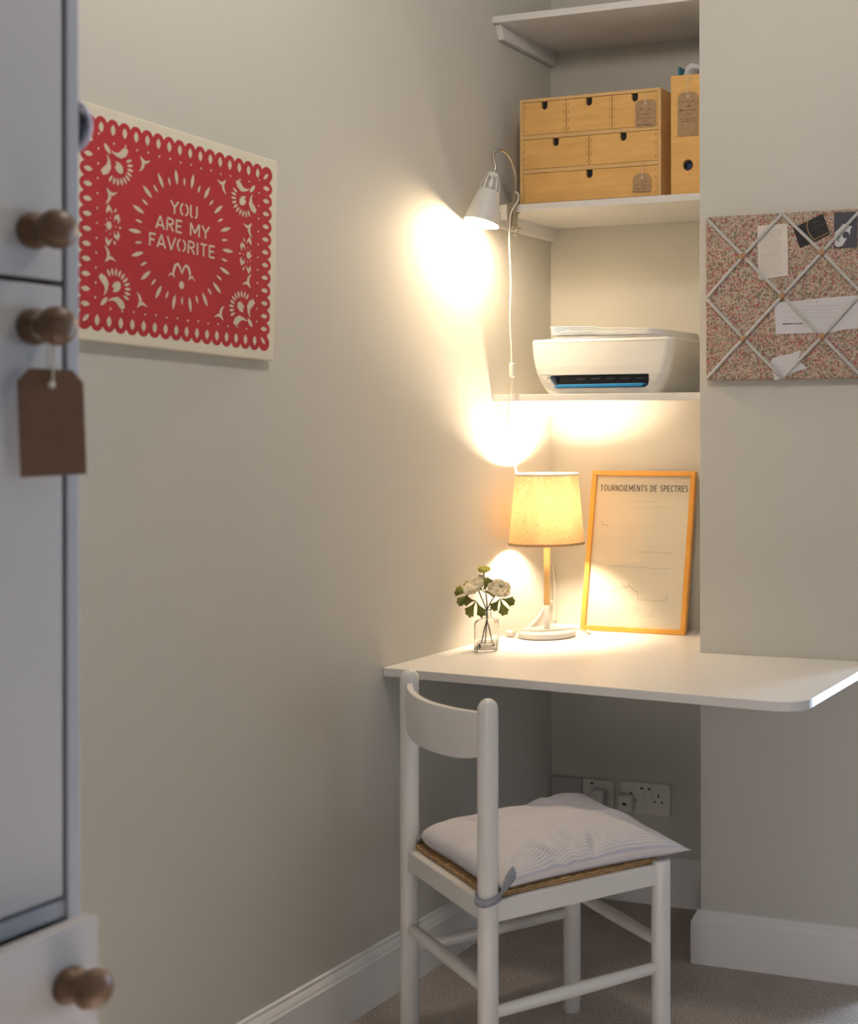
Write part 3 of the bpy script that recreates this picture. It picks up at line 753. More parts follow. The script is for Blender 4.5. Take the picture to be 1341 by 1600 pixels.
sb, stp = 0.2425, 0.4265
b = nb(); add_lathe(b, [(0.0965, sb), (0.0975, sb), (0.0815, stp), (0.0803, stp), (0.0958, sb)], seg=72)
sh = obj('lamp_shade', nb() if False else b, 'linen', t)
bmr = nb(); add_lathe(bmr, [(0.0978, sb - 0.0008), (0.0985, sb + 0.001), (0.0980, sb + 0.005), (0.0970, sb + 0.005)], seg=72); obj('shade_trim', bmr, 'linen', sh, solid=0.001)
bmr = nb(); add_lathe(bmr, [(0.0818, stp - 0.004), (0.0824, stp - 0.002), (0.0818, stp + 0.0008), (0.0808, stp + 0.0008)], seg=72); obj('shade_trim', bmr, 'lampwhite', sh, solid=0.001)
bmr = nb(); add_lathe(bmr, [(0.015, 0.288), (0.019, 0.288), (0.019, 0.290), (0.015, 0.290), (0.015, 0.288)], seg=24)
for k in range(3):
    a = 2 * PI * k / 3 + 0.4
    add_tube(bmr, [(0.018 * math.cos(a), 0.018 * math.sin(a), 0.289), (0.086 * math.cos(a), 0.086 * math.sin(a), 0.330)], 0.0012, 6)
obj('shade_carrier', bmr, 'metal', sh)
b = nb(); add_lathe(b, [(0, 0.31), (0.012, 0.312), (0.014, 0.325), (0.024, 0.345), (0.0275, 0.362), (0.024, 0.380), (0.012, 0.391), (0, 0.393)], seg=20); obj('bulb', b, 'bulbshade', t)
# cord lies over the front of the base with an inline switch
cord = [(-0.104, 0.222, 0.003), (-0.106, 0.223, 0.055), (-0.109, 0.195, 0.062), (-0.111, 0.150, 0.030), (-0.112, 0.092, 0.006), (-0.108, 0.020, 0.004), (-0.096, -0.022, 0.007), (-0.080, -0.040, 0.014), (-0.050, -0.048, 0.0205), (0.0, -0.036, 0.0205), (0.045, 0.004, 0.0205), (0.066, 0.030, 0.0205), (0.084, 0.046, 0.012), (0.090, 0.060, 0.004), (0.080, 0.085, 0.003), (0.055, 0.12, 0.003)]
b = nb(); add_tube(b, catmull(cord, 8), 0.0022, 8); obj('cord', b, 'plasticcord', t)
b = nb(); sw = Matrix.Translation((-0.092, -0.032, 0.0095)) @ Matrix.Rotation(R(-30), 4, 'Z'); add_box(b, (-0.015, -0.008, -0.0075), (0.022, 0.008, 0.006), xf=sw); obj('cord_switch', b, 'plastic', t, bevel=0.004, segs=3)

# ------------------------------------------------------------------ clamp spotlight
t = thing('clamp_lamp', 'small white clip-on spotlight on a gooseneck, lit, clamped to the shelf', 'lamp', (0.060, YS, 1.874))
HC = Vector((0.056, -0.100, 1.806)); AX = Vector((-0.14, -0.20, -0.97)).normalized()   # mouth centre and aim
O = Vector((0.060, YS, 1.874))
HT = HC - AX * 0.132
def head(bm, prof, seg=40, mi=0): add_lathe(bm, prof, HC - O, -AX, seg, mi)
b = nb()
head(b, [(0.0435, 0), (0.0415, 0.012), (0.0360, 0.040), (0.0305, 0.066), (0.0270, 0.082), (0.0255, 0.085), (0.0242, 0.0845), (0.0258, 0.0800), (0.0290, 0.065), (0.0345, 0.040), (0.0400, 0.012), (0.0421, 0), (0.0435, 0)])
hd = obj('lamp_head', b, 'lampwhite', t)
b = nb(); u_, v_ = frame_for(-AX)
for k in range(10):
    a0 = 2 * PI * k / 10; pts0 = []; 
    for (r_, h_) in ((0.0256, 0.084), (0.0245, 0.096), (0.0215, 0.110), (0.0160, 0.121)):
        ring = []
        for da in (-0.17, -0.06, 0.06, 0.17):
            a = a0 + da; ring.append(b.verts.new(HC - O - AX * h_ + r_ * (math.cos(a) * u_ + math.sin(a) * v_)))
        pts0.append(ring)
    for A, B_ in zip(pts0, pts0[1:]):
        for q in range(3): b.faces.new((A[q], A[q + 1], B_[q + 1], B_[q])).smooth = True
obj('vent_ribs', b, 'lampwhite', hd, solid=0.0016)
b = nb(); head(b, [(0, 0.133), (0.010, 0.133), (0.0145, 0.128), (0.0165, 0.119), (0.0150, 0.117), (0, 0.117)], 24); obj('vent_cap', b, 'lampwhite', hd)
b = nb(); head(b, [(0, 0.117), (0.012, 0.117), (0.012, 0.070), (0, 0.070)], 20); obj('bulb_socket', b, 'lampwhite', t)
b = nb(); head(b, [(0, -0.012), (0.017, -0.010), (0.028, -0.002), (0.0325, 0.012)], 24); bl_ = obj('bulb', b, 'bulbspot', t)
b = nb(); head(b, [(0.0325, 0.013), (0.027, 0.032), (0.014, 0.060), (0.0115, 0.069), (0, 0.069)], 24); obj('bulb_reflector', b, 'lampwhite', bl_)
N0 = HT - O
neck = [N0 + AX * 0.002, N0 - AX * 0.016 + Vector((0.001, 0, 0)), Vector((0.008, -0.105, 0.108)), Vector((0.0185, -0.088, 0.122)), Vector((0.026, -0.060, 0.112)), Vector((0.027, -0.036, 0.085)), Vector((0.022, -0.020, 0.050)), Vector((0.012, -0.012, 0.012)), Vector((0.006, -0.011, -0.012))]
b = nb(); add_tube(b, catmull(neck, 10), 0.0042, 14); obj('gooseneck', b, 'metal', t)
# clamp: bracket, jaws, screw with turned plate
b = nb()
add_box(b, (-0.004, -0.016, -0.062), (0.014, -0.006, 0.004)); add_box(b, (-0.004, -0.010, 0.0005), (0.014, 0.030, 0.0045)); add_box(b, (-0.004, -0.010, -0.062), (0.014, 0.024, -0.057))
obj('clamp', b, 'metal', t, bevel=0.0012)
b = nb(); add_tube(b, [(0.005, 0.014, -0.078), (0.005, 0.014, -0.020)], 0.0030, 12); add_lathe(b, [(0, 0), (0.008, 0), (0.008, 0.0025), (0, 0.0025)], (0.005, 0.014, -0.0215), (0, 0, 1), 18); add_lathe(b, [(0, 0), (0.011, 0), (0.011, 0.003), (0, 0.003)], (0.005, 0.014, -0.080), (0, 0, 1), 18)
obj('clamp_screw', b, 'metal', t)
b = nb(); add_box(b, (-0.028, -0.0105, -0.040), (-0.010, -0.0065, 0.0)); obj('clamp_plate', b, 'plastic', t, bevel=0.001)
cd = [(0.008, -0.014, 0.010), (0.018, -0.018, 0.028), (0.028, -0.020, 0.022), (0.0285, -0.022, 0.006), (0.016, -0.022, -0.010), (0.006, -0.022, -0.035), (0.003, -0.022, -0.10), (0.006, -0.020, -0.20), (0.0035, -0.020, -0.30), (0.0075, -0.020, -0.375), (0.0085, -0.020, -0.412)]
cd = [(a, b_ + 0.002, c_) for a, b_, c_ in cd]
cd2 = [(0.0105, -0.018, -0.446), (0.0060, -0.018, -0.485), (-0.0030, -0.016, -0.53), (-0.010, -0.002, -0.575), (-0.016, 0.021, -0.613), (-0.028, 0.061, -0.689), (-0.036, 0.15, -0.79), (-0.042, 0.25, -0.90), (-0.044, 0.290, -1.00), (-0.044, 0.296, -1.115)]
b = nb(); add_tube(b, catmull(cd, 8), 0.0021, 8); add_tube(b, catmull(cd2, 8), 0.0021, 8); obj('cord', b, 'plasticcord', t)
b = nb(); add_box(b, (0.0035, -0.025, -0.447), (0.0155, -0.012, -0.410)); obj('cord_switch', b, 'plastic', t, bevel=0.003, segs=3)

# ------------------------------------------------------------------ vase of ranunculus
VX, VY = 0.0915, -0.135
t = thing('glass_vase', 'small clear glass bottle vase near the left wall', 'vase', (VX, VY, 0.7502), (0, 0, R(20)))
def sqring(s, z, r, n=4):
    pts = []
    for (cx, cy, a0) in ((s - r, s - r, 0), (-s + r, s - r, 90), (-s + r, -s + r, 180), (s - r, -s + r, 270)):
        for k in range(n + 1): pts.append((cx + r * math.cos(R(a0 + 90 * k / n)), cy + r * math.sin(R(a0 + 90 * k / n)), z))
    return pts
b = nb(); prof = [(0.024, 0, 0.008), (0.0268, 0.003, 0.009), (0.0268, 0.068, 0.009), (0.025, 0.074, 0.010), (0.015, 0.0785, 0.0145), (0.0115, 0.082, 0.0113), (0.0113, 0.096, 0.0111), (0.0128, 0.098, 0.0126), (0.0128, 0.101, 0.0126), (0.0100, 0.1015, 0.0098),
                  (0.0093, 0.097, 0.0091), (0.0093, 0.082, 0.0091), (0.0135, 0.0765, 0.013), (0.0225, 0.0715, 0.009), (0.0243, 0.067, 0.008), (0.0243, 0.008, 0.008), (0.021, 0.0055, 0.007)]
rg = [[b.verts.new(p) for p in sqring(s, z, r)] for s, z, r in prof]
for A, B_ in zip(rg, rg[1:]):
    for k in range(len(A)): b.faces.new((A[k], A[(k + 1) % len(A)], B_[(k + 1) % len(A)], B_[k])).smooth = True
b.faces.new(rg[0][::-1]); b.faces.new(rg[-1])
obj('bottle', b, 'glass', t)
b = nb(); rg = [[b.verts.new(p) for p in sqring(s, z, r)] for s, z, r in ((0.0205, 0.0060, 0.007), (0.0238, 0.0085, 0.008), (0.0238, 0.020, 0.008))]
for A, B_ in zip(rg, rg[1:]):
    for k in range(len(A)): b.faces.new((A[k], A[(k + 1) % len(A)], B_[(k + 1) % len(A)], B_[k])).smooth = True
b.faces.new(rg[0][::-1]); b.faces.new(rg[-1]); obj('water', b, 'water', t)

def petal(bm, base, out, up, size, cup, seed):
    rr = random.Random(seed); side = out.cross(up).normalized(); G_ = []
    for i in range(6):
        u = i / 5; row = []
        wdt = size * 0.62 * math.sin(PI * (0.12 + 0.80 * u)) ** 0.7
        for j in range(5):
            v = -1 + j / 2
            p = base + out * (size * (math.sin(u * PI * 0.5) * (1 - cup * 0.55))) + up * (size * (u ** 1.4) * cup) + side * (wdt * v) + up * (abs(v) ** 2 * size * 0.22) * u - out * (abs(v) ** 2 * size * 0.2)
            row.append(bm.verts.new(p + Vector((rr.uniform(-1, 1), rr.uniform(-1, 1), rr.uniform(-1, 1))) * size * 0.03))
        G_.append(row)
    for i in range(5):
        for j in range(4): bm.faces.new((G_[i][j], G_[i + 1][j], G_[i + 1][j + 1], G_[i][j + 1])).smooth = True
def leaf_outline():
    pts = []
    lobes = [(-62, 0.82, 0.36), (0, 1.0, 0.40), (62, 0.82, 0.36)]
    out = [(0.03, 0), (0.05, 0.12)]
    return lobes
def lobed_leaf(bm, base, d, nrm, size, seed):
    """three lobed leaf: each lobe a notched fan"""
    rr = random.Random(seed); d = d.normalized(); nrm = nrm.normalized(); side = d.cross(nrm).normalized()
    for ang, ln, wd in ((-58, 0.86, 0.34), (2, 1.0, 0.36), (60, 0.84, 0.34)):
        a = R(ang + rr.uniform(-6, 6)); dd = d * math.cos(a) + side * math.sin(a); ss = side * math.cos(a) - d * math.sin(a)
        c0 = bm.verts.new(base - nrm * 0.0); spine = []; L_, R_ = [], []
        prof_ = [(0.12, 0.10), (0.35, 0.22), (0.6, 0.62), (0.78, 0.95), (0.86, 0.62), (0.97, 0.55), (1.0, 0.22), (0.95, 0.0)]
        rows = []
        for f_, w_ in prof_:
            z = nrm * (-0.22 * f_ * f_ * size)
            rows.append((bm.verts.new(base + dd * (f_ * ln * size) + ss * (w_ * wd * size) + z + nrm * 0.05 * size * w_), bm.verts.new(base + dd * (min(f_, 0.93) * ln * size) + z), bm.verts.new(base + dd * (f_ * ln * size) - ss * (w_ * wd * size) + z + nrm * 0.05 * size * w_)))
        for A, B_ in zip(rows, rows[1:]):
            for q in (0, 1):
                try: bm.faces.new((A[q], A[q + 1], B_[q + 1], B_[q])).smooth = True
                except ValueError: pass
        bm.faces.new((c0, rows[0][0], rows[0][1])); bm.faces.new((c0, rows[0][1], rows[0][2]))
V0 = Vector((VX, VY, 0.7502))
def flower(label, foot, path, head_c, tilt, size, leaves, white=True, seed=1, npet=26):
    t = thing('ranunculus', label, 'flower', V0, group='cut flowers in the glass vase')
    b = nb(); add_tube(b, catmull([Vector(p) for p in [foot] + path + [tuple(Vector(head_c) - Vector(tilt).normalized() * size * 0.25)]], 8), 0.0016, 8); obj('stem', b, 'stem', t)
    up = Vector(tilt).normalized(); c = Vector(head_c); u, v = frame_for(up)
    b = nb(); rr = random.Random(seed)
    for k in range(npet):
        f = k / npet; a = k * 2.399; out = (math.cos(a) * u + math.sin(a) * v)
        petal(b, c - up * size * 0.30 * (1 - f * 0.3), out, up, size * (1.0 - 0.62 * f), 0.35 + 0.62 * f, seed * 100 + k)
    obj('petals', b, 'petal' if white else 'bud', t, solid=0.0006)
    for (lb, ld, ln, ls) in leaves:
        lb = Vector(lb); q = nb()
        lobed_leaf(q, lb, Vector(ld), Vector(ln), ls, seed * 10 + int(lb.x * 1e4) % 97); 
        obj('leaf', q, 'leaf', t, solid=0.0007)
    return t
nrm = Vector((0.25, -0.90, 0.35))
flower('large white ranunculus at the centre of the vase', (-0.014, -0.006, 0.008), [(-0.004, -0.002, 0.055), (0.001, 0, 0.080), (-0.001, 0, 0.100), (-0.010, -0.004, 0.125)], (-0.024, -0.012, 0.160), (-0.35, -0.45, 0.8), 0.044,
       [((-0.040, -0.016, 0.139), (-0.9, 0, 0.15), nrm, 0.044), ((-0.018, -0.018, 0.123), (-0.45, 0.0, -0.65), nrm, 0.046)], seed=3)
flower('large white ranunculus on the right, facing the table lamp', (0.016, 0.004, 0.010), [(0.006, 0.002, 0.055), (0.000, 0, 0.080), (0.002, 0, 0.100), (0.016, 0.000, 0.125)], (0.038, -0.002, 0.152), (0.55, -0.25, 0.75), 0.041,
       [((0.046, -0.012, 0.130), (0.30, 0.0, -0.85), nrm, 0.040)], seed=5)
flower('small yellow green bud topping the vase of flowers', (-0.008, 0.004, 0.009), [(-0.002, 0.002, 0.055), (0.0, 0.003, 0.080), (-0.001, 0.003, 0.110), (-0.006, 0.004, 0.160)], (-0.010, 0.002, 0.198), (0.1, -0.1, 1), 0.022,
       [((0.003, -0.022, 0.146), (0.35, 0.0, 0.75), nrm, 0.040)], white=False, seed=7, npet=14)

# ------------------------------------------------------------------ chair
t = thing('ladder_back_chair', 'white painted chair with curved back and woven rush seat at the desk', 'chair', (0.3975, -0.7648, 0), (0, 0, -0.6006))
wb, wf, cdp = 0.1976, 0.1930, 0.367
def leg(x, y, z1, r0, r1, dome=True):
    b = nb()
    pr = [(r0 * 0.80, 0), (r0, 0.004), (r1, 0.12), (r1, z1 - 0.022)]
    pr += [(r1 * math.cos(a), z1 - 0.022 + 0.022 * math.sin(a)) for a in (0.3, 0.6, 0.9, 1.2, 1.4)] + [(0, z1)] if dome else [(r1, z1 - 0.002), (r1 - 0.002, z1), (0, z1)]
    add_lathe(b, [(0, 0)] + pr, (x, y, 0), seg=28); return b
for s in (-1, 1):
    obj('leg', leg(s * wb, 0, 0.798, 0.0190, 0.0190), 'chair', t)
    obj('leg', leg(s * wf, cdp, 0.434, 0.0190, 0.0190, False), 'chair', t)
def rail(p, q, z0, z1, th_=0.020):
    p = Vector((p[0], p[1], 0)); q = Vector((q[0], q[1], 0)); d = (q - p).normalized(); n_ = Vector((-d.y, d.x, 0)) * th_ / 2
    b = nb(); vs = []
    for z in (z0, z1):
        vs += [b.verts.new(v + Vector((0, 0, z))) for v in (p - n_, q - n_, q + n_, p + n_)]
    for f in ((3, 2, 1, 0), (4, 5, 6, 7), (0, 1, 5, 4), (1, 2, 6, 5), (2, 3, 7, 6), (3, 0, 4, 7)): b.faces.new([vs[i] for i in f])
    return b
BL, BR, FL, FR = (-wb, 0), (wb, 0), (-wf, cdp), (wf, cdp)
for a, c_ in ((BL, BR), (BR, FR), (BL, FL), (FL, FR)):
    obj('seat_rail', rail(a, c_, 0.388, 0.4285), 'chair', t, bevel=0.003)
for a, c_, z in ((BR, FR, 0.2215), (BL, FL, 0.2215), (BL, BR, 0.266), (FL, FR, 0.268)):
    b = nb(); A, Bq = Vector((*a, z)), Vector((*c_, z)); dd = (Bq - A).normalized()
    add_tube(b, [A, A + dd * 0.03, (A + Bq) / 2, Bq - dd * 0.03, Bq], [0.0105, 0.0115, 0.0130, 0.0115, 0.0105], 16); obj('stretcher', b, 'chair', t)
# curved slat bowing backwards
b = nb(); ns = 24; fr, bk = [], []
for i in range(ns + 1):
    u = -1 + 2 * i / ns; x = u * (wb - 0.004); bow = -0.042 * (1 - u * u)
    e = 1 - abs(u) ** 6
    zt_, zb = 0.7715 - 0.002 * (1 - u * u), 0.700 - 0.022 * math.sqrt(max(0, 1 - u ** 4)) - 0.0
    fr.append((b.verts.new((x, bow + 0.0065, zt_)), b.verts.new((x, bow + 0.0065, zb)))); bk.append((b.verts.new((x, bow - 0.0065, zt_)), b.verts.new((x, bow - 0.0065, zb))))
for i in range(ns):
    b.faces.new((fr[i][0], fr[i + 1][0], fr[i + 1][1], fr[i][1])).smooth = True; b.faces.new((bk[i][0], bk[i][1], bk[i + 1][1], bk[i + 1][0])).smooth = True
    b.faces.new((fr[i][0], bk[i][0], bk[i + 1][0], fr[i + 1][0])); b.faces.new((fr[i][1], fr[i + 1][1], bk[i + 1][1], bk[i][1]))
b.faces.new((fr[0][0], fr[0][1], bk[0][1], bk[0][0])); b.faces.new((fr[-1][0], bk[-1][0], bk[-1][1], fr[-1][1]))
obj('back_slat', b, 'chair', t, bevel=0.002, angle=50)
# rush seat, slightly domed
b = nb(); g = []
for i in range(13):
    row = []
    for j in range(13):
        u, v = i / 12, j / 12; wloc = wb + (wf - wb) * v
        row.append(b.verts.new((-(wloc - 0.002) + 2 * (wloc - 0.002) * u, 0.006 + v * (cdp - 0.012) , 0.4320 + 0.005 * math.sin(PI * u) ** 0.4 * math.sin(PI * v) ** 0.4)))
    g.append(row)
for i in range(12):
    for j in range(12): b.faces.new((g[i][j], g[i + 1][j], g[i + 1][j + 1], g[i][j + 1])).smooth = True
obj('rush_seat', b, 'rush', t, solid=0.014)

# ------------------------------------------------------------------ seat cushion
cu = thing('seat_cushion', 'pale striped cotton cushion tied on the white chair seat', 'cushion', (0.3975, -0.7648, 0), (0, 0, -0.6006))
b = nb(); n = 64
uvl = None
def cushion_pt(i, j, top):
    u, v = -1 + 2 * i / n, -1 + 2 * j / n
    # outline: edges drawn in, corners drawn out
    hx, hy = 0.205, 0.200
    px = hx * u * (1 - 0.055 * (1 - v * v)); py = hy * v * (1 - 0.055 * (1 - u * u))
    cr = (abs(u) * abs(v)) ** 5
    if not (u < 0 and v > 0): px += 0.018 * cr * (1 if u > 0 else -1); py += 0.014 * cr * (1 if v > 0 else -1)
    else: px += 0.008 * cr; py -= 0.008 * cr
    if u < 0 and v < 0: px += 0.026 * cr; py += 0.040 * cr
    if u > 0 and v < 0: px -= 0.016 * cr; py += 0.040 * cr
    if u > 0 and v > 0: px += 0.010 * cr; py += 0.000 * cr
    x, y_ = px + 0.002, 0.200 + py
    e = (max(0, 1 - abs(u) ** 5) ** 0.5) * (max(0, 1 - abs(v) ** 5) ** 0.5)
    seam = 0.4575 + 0.003 * math.sin(3.1 * u + 1.0) - 0.006 * (u > 0) * u * (v < 0) * -v
    # corners: front left lifted off the seat
    if u < 0 and v > 0: seam += 0.016 * (abs(u) * abs(v)) ** 1.2
    if u > 0 and v > 0: seam -= 0.002 * cr
    if not top: return Vector((x, y_, seam - (seam - 0.4440) * min(1, e * 3.0)))
    nz = noise.noise(Vector((u * 1.7, v * 1.7, 3.3))) * 0.010 + noise.noise(Vector((u * 4.5, v * 4.5, 8.1))) * 0.004
    # pulled creases running in from the right edge and the corners
    cre = 0
    for (cu_, cv_, ang, ln, amp) in ((0.97, -0.20, 215, 0.42, 0.011), (0.97, 0.10, 150, 0.36, 0.010), (0.97, -0.02, 185, 0.50, 0.008), (0.90, -0.70, 140, 0.5, 0.006), (-0.8, -0.75, 35, 0.8, 0.005), (0.35, 0.9, 240, 0.5, 0.006), (-0.9, 0.2, 10, 0.5, 0.005)):
        a = R(ang); du, dv = u - cu_, v - cv_; al = du * math.cos(a) + dv * math.sin(a); ac = -du * math.sin(a) + dv * math.cos(a)
        if -0.05 < al < ln: cre += 1.5 * amp * math.exp(-(ac / 0.045) ** 2) * math.sin(PI * (al + 0.05) / (ln + 0.05)) ** 0.8 * -1 + amp * 1.1 * math.exp(-((ac - 0.09) / 0.05) ** 2) * math.sin(PI * (al + 0.05) / (ln + 0.05))
    hgt = 0.034 + 0.012 * (1 - u * u) * (1 - v * v) + 0.006 * (1 - u) * 0.5 + 0.006 * v
    return Vector((x, y_, seam + (hgt + nz + cre) * e))
tv = [[b.verts.new(cushion_pt(i, j, True)) for j in range(n + 1)] for i in range(n + 1)]
bv = [[tv[i][j] if i in (0, n) or j in (0, n) else b.verts.new(cushion_pt(i, j, False)) for j in range(n + 1)] for i in range(n + 1)]
uvl = b.loops.layers.uv.new('uv')
for i in range(n):
    for j in range(n):
        for arr, rev in ((tv, False), (bv, True)):
            ix = [(i, j), (i + 1, j), (i + 1, j + 1), (i, j + 1)]
            if rev: ix = ix[::-1]
            f = b.faces.new([arr[p][q] for p, q in ix]); f.smooth = True
            for lp, (p, q) in zip(f.loops, ix): lp[uvl].uv = (q / n, p / n)
obj('cushion_pad', b, 'cotton', cu, recalc=False)
# grey knit tie around the right back post and over the cushion corner
b = nb()
pts = [(wb + 0.0225 * math.cos(R(a)), 0.0 + 0.0225 * math.sin(R(a)), 0.4330 + 0.003 * math.sin(R(a * 2))) for a in range(60, 425, 20)]
vs = [(b.verts.new((p[0], p[1], p[2] - 0.007)), b.verts.new((p[0], p[1], p[2] + 0.007))) for p in pts]
for A, B_ in zip(vs, vs[1:]): b.faces.new((A[0], B_[0], B_[1], A[1])).smooth = True
obj('tie', b, 'tiegrey', cu, solid=0.004)
b = nb()
q = [[(0.212, 0.012, 0.434), (0.219, 0.014, 0.444), (0.216, 0.020, 0.460)], [(0.214, 0.024, 0.440), (0.216, 0.030, 0.462), (0.204, 0.034, 0.476)], [(0.206, 0.040, 0.450), (0.206, 0.046, 0.468), (0.190, 0.050, 0.480)], [(0.200, 0.054, 0.456), (0.198, 0.056, 0.470), (0.184, 0.056, 0.478)]]
vs = [[b.verts.new(p) for p in r_] for r_ in q]
for A, B_ in zip(vs, vs[1:]):
    for k in (0, 1): b.faces.new((A[k], A[k + 1], B_[k + 1], B_[k])).smooth = True
obj('corner_tie_loop', b, 'tiegrey', cu, solid=0.004, sub=2)
b = nb()
pts = [(-wb + 0.0225 * math.cos(R(a)), 0.0225 * math.sin(R(a)), 0.446) for a in range(20, 110, 15)]
vs = [(b.verts.new((p[0], p[1], p[2] - 0.005)), b.verts.new((p[0], p[1], p[2] + 0.005))) for p in pts]
for A, B_ in zip(vs, vs[1:]): b.faces.new((A[0], B_[0], B_[1], A[1])).smooth = True
obj('tie', b, 'tiegrey', cu, solid=0.003)

# ------------------------------------------------------------------ sockets on the back wall
def plate(name, label, cat, x0, x1, z0, z1, mt_='socketw', depth=0.009, group=None):
    t = thing(name, label, cat, (x0, AD, z0), group=group)
    b = nb(); add_box(b, (0, -depth, 0), (x1 - x0, -0.0003, z1 - z0)); obj('face_plate', b, mt_, t, bevel=0.002, segs=3)
    return t
YF = -0.009
def rocker(t, x, z, h_=0.026, w_=0.011):
    b = nb(); add_box(b, (x - w_ / 2, YF - 0.003, z - h_ / 2), (x + w_ / 2, YF, z + h_ / 2)); r_ = obj('rocker_switch', b, 'socketw', t, bevel=0.0012)
    b = nb(); add_box(b, (x - w_ * 0.35, YF - 0.0036, z + h_ * 0.28), (x + w_ * 0.35, YF - 0.0029, z + h_ * 0.46)); obj('on_marker', b, 'ink', r_)
def pins(t, x, z):
    b = nb(); add_box(b, (x - 0.002, YF - 0.0004, z + 0.003), (x + 0.002, YF + 0.002, z + 0.012))
    for s in (-1, 1): add_box(b, (x + s * 0.011 - 0.0032, YF - 0.0004, z - 0.011), (x + s * 0.011 + 0.0032, YF + 0.002, z - 0.007))
    obj('pin_holes', b, 'black', t)
t = plate('blanking_plate', 'plain grey blanking plate in the alcove corner beside the sockets', 'wall plate', 0.004, 0.100, 0.240, 0.324, 'socketg', 0.011)
t = plate('wall_socket', 'white single wall socket partly behind the seat cushion', 'socket', 0.102, 0.198, 0.240, 0.324, group='wall sockets under the desk')
rocker(t, 0.031, 0.064)
t = plate('wall_socket', 'white double wall socket under the desk, right outlet empty', 'socket', 0.221, 0.368, 0.240, 0.327, group='wall sockets under the desk')
rocker(t, 0.064, 0.062); rocker(t, 0.086, 0.062); pins(t, 0.113, 0.046); pins(t, 0.030, 0.046)
def plug(name, label, x, z, w_, h_, port):
    t = thing(name, label, 'plug', (x, AD + YF, z))
    b = nb(); add_box(b, (-w_ / 2, -0.030, -h_ / 2), (w_ / 2, -0.0045, h_ / 2)); obj('plug_body', b, 'plastic' if port else 'socketw', t, bevel=0.006, segs=4)
    if port:
        b = nb(); add_box(b, (-0.006, -0.0306, -0.003), (0.006, -0.0299, 0.004)); obj('usb_port', b, 'ink', t)
    else:
        b = nb(); add_tube(b, catmull([(0.0, -0.022, -h_ / 2 + 0.003), (0.0, -0.026, -h_ / 2 - 0.01), (0.01, -0.03, -h_ / 2 - 0.05), (0.0, -0.025, -0.20)], 6), 0.003, 8); obj('cord', b, 'socketw', t)
plug('usb_charger_plug', 'small white charger plug with a dark port in the double socket', 0.2455, 0.2720, 0.042, 0.048, True)
plug('mains_plug', 'white plug with cord in the single socket behind the cushion', 0.160, 0.278, 0.042, 0.046, False)

# ------------------------------------------------------------------ red papercut print on canvas
PC = (-1.0385, 1.6370)
t = thing('wall_canvas', 'red papel picado style print reading YOU ARE MY FAVORITE on left wall', 'picture', (0.0, PC[0], PC[1]), (R(-1.6), 0, 0))
cw, chh = 0.2465, 0.2020
b = nb(); add_box(b, (0.0004, -cw, -chh), (0.018, cw, chh)); obj('canvas', b, 'postercream', t, bevel=0.003, segs=3)
b = nb(); X0 = 0.0183; X1 = 0.0186
PT = 0.0246
hs, ht = 0.2150, 0.1660
# scalloped red sheet: one outline
out = []
def arc(cx, cy, r_, a0, a1, n_=6): return [(cx + r_ * math.cos(R(a0 + (a1 - a0) * k / n_)), cy + r_ * math.sin(R(a0 + (a1 - a0) * k / n_))) for k in range(n_ + 1)]
r_ = PT / 2 * 1.02
xs_ = [-hs + 0.013 + (2 * hs - 0.026) * (k + 0.0) / 16 for k in range(17)]
nx, nz_ = 17, 13
sxp = [-hs + 2 * hs * k / nx for k in range(nx + 1)]
szp = [-ht + 2 * ht * k / nz_ for k in range(nz_ + 1)]
rx, rz = hs / nx, ht / nz_
OX, OZ = 0.0045, 0.0062
for k in range(1, nx): out += arc(sxp[k], -ht - OZ, r_, 200, 340)
out += arc(sxp[nx] + OX * 0.2, -ht - OZ * 0.4, r_ * 1.25, 250, 380)
for k in range(1, nz_): out += arc(hs + OX, szp[k], r_, -70, 70)
out += arc(hs + OX * 0.2, ht + OZ * 0.4, r_ * 1.25, -20, 110)
for k in range(nx - 1, 0, -1): out += arc(sxp[k], ht + OZ, r_, 20, 160)
out += arc(-hs - OX * 0.2, ht + OZ * 0.4, r_ * 1.25, 70, 200)
for k in range(nz_ - 1, 0, -1): out += arc(-hs - OX, szp[k], r_, 110, 250)
out += arc(-hs - OX * 0.2, -ht - OZ * 0.4, r_ * 1.25, 160, 290)
add_flat(b, out, X0, 'yz', 0)
_layer = [0]
def cut(pts):
    _layer[0] = (_layer[0] + 1) % 2
    return add_flat(b, pts, X1 + 3e-5 * _layer[0], 'yz', 1)
for k in range(1, nx):
    for s in (-1, 1): cut(lens(sxp[k], s * ht, 0.0195, 0.0100, PI / 2))
for k in range(1, nz_):
    for s in (-1, 1): cut(lens(s * hs, szp[k], 0.0190, 0.0090, 0))
for sx in (-1, 1):
    for sz in (-1, 1): cut(lens(sx * (hs - 0.002), sz * (ht - 0.002), 0.019, 0.0075, math.atan2(sz, sx)))
dot = lambda x_, y_, r__=0.0020: cut(ell(x_, y_, r__, r__, 0, 8))
for k in range(2, nx - 1):
    if k == 6 or k == 12 or True:
        for s in (-1, 1): dot(sxp[k] + rx * 0.2, s * (ht - 0.0225 + (0.0015 if k % 2 else 0)))
for k in range(1, nz_):
    for s in (-1, 1): dot(s * (hs - 0.0205), szp[k] + rz)
# sunburst
for k in range(18):
    a = R(20 * k)
    cut(lens(0.1125 * math.cos(a), 0.1165 * math.sin(a), 0.029, 0.0074, math.atan2(1.165 * math.sin(a), 1.125 * math.cos(a))))
    a = R(20 * k + 10)
    cut(lens(0.1055 * math.cos(a), 0.1100 * math.sin(a), 0.0165, 0.0046, a))
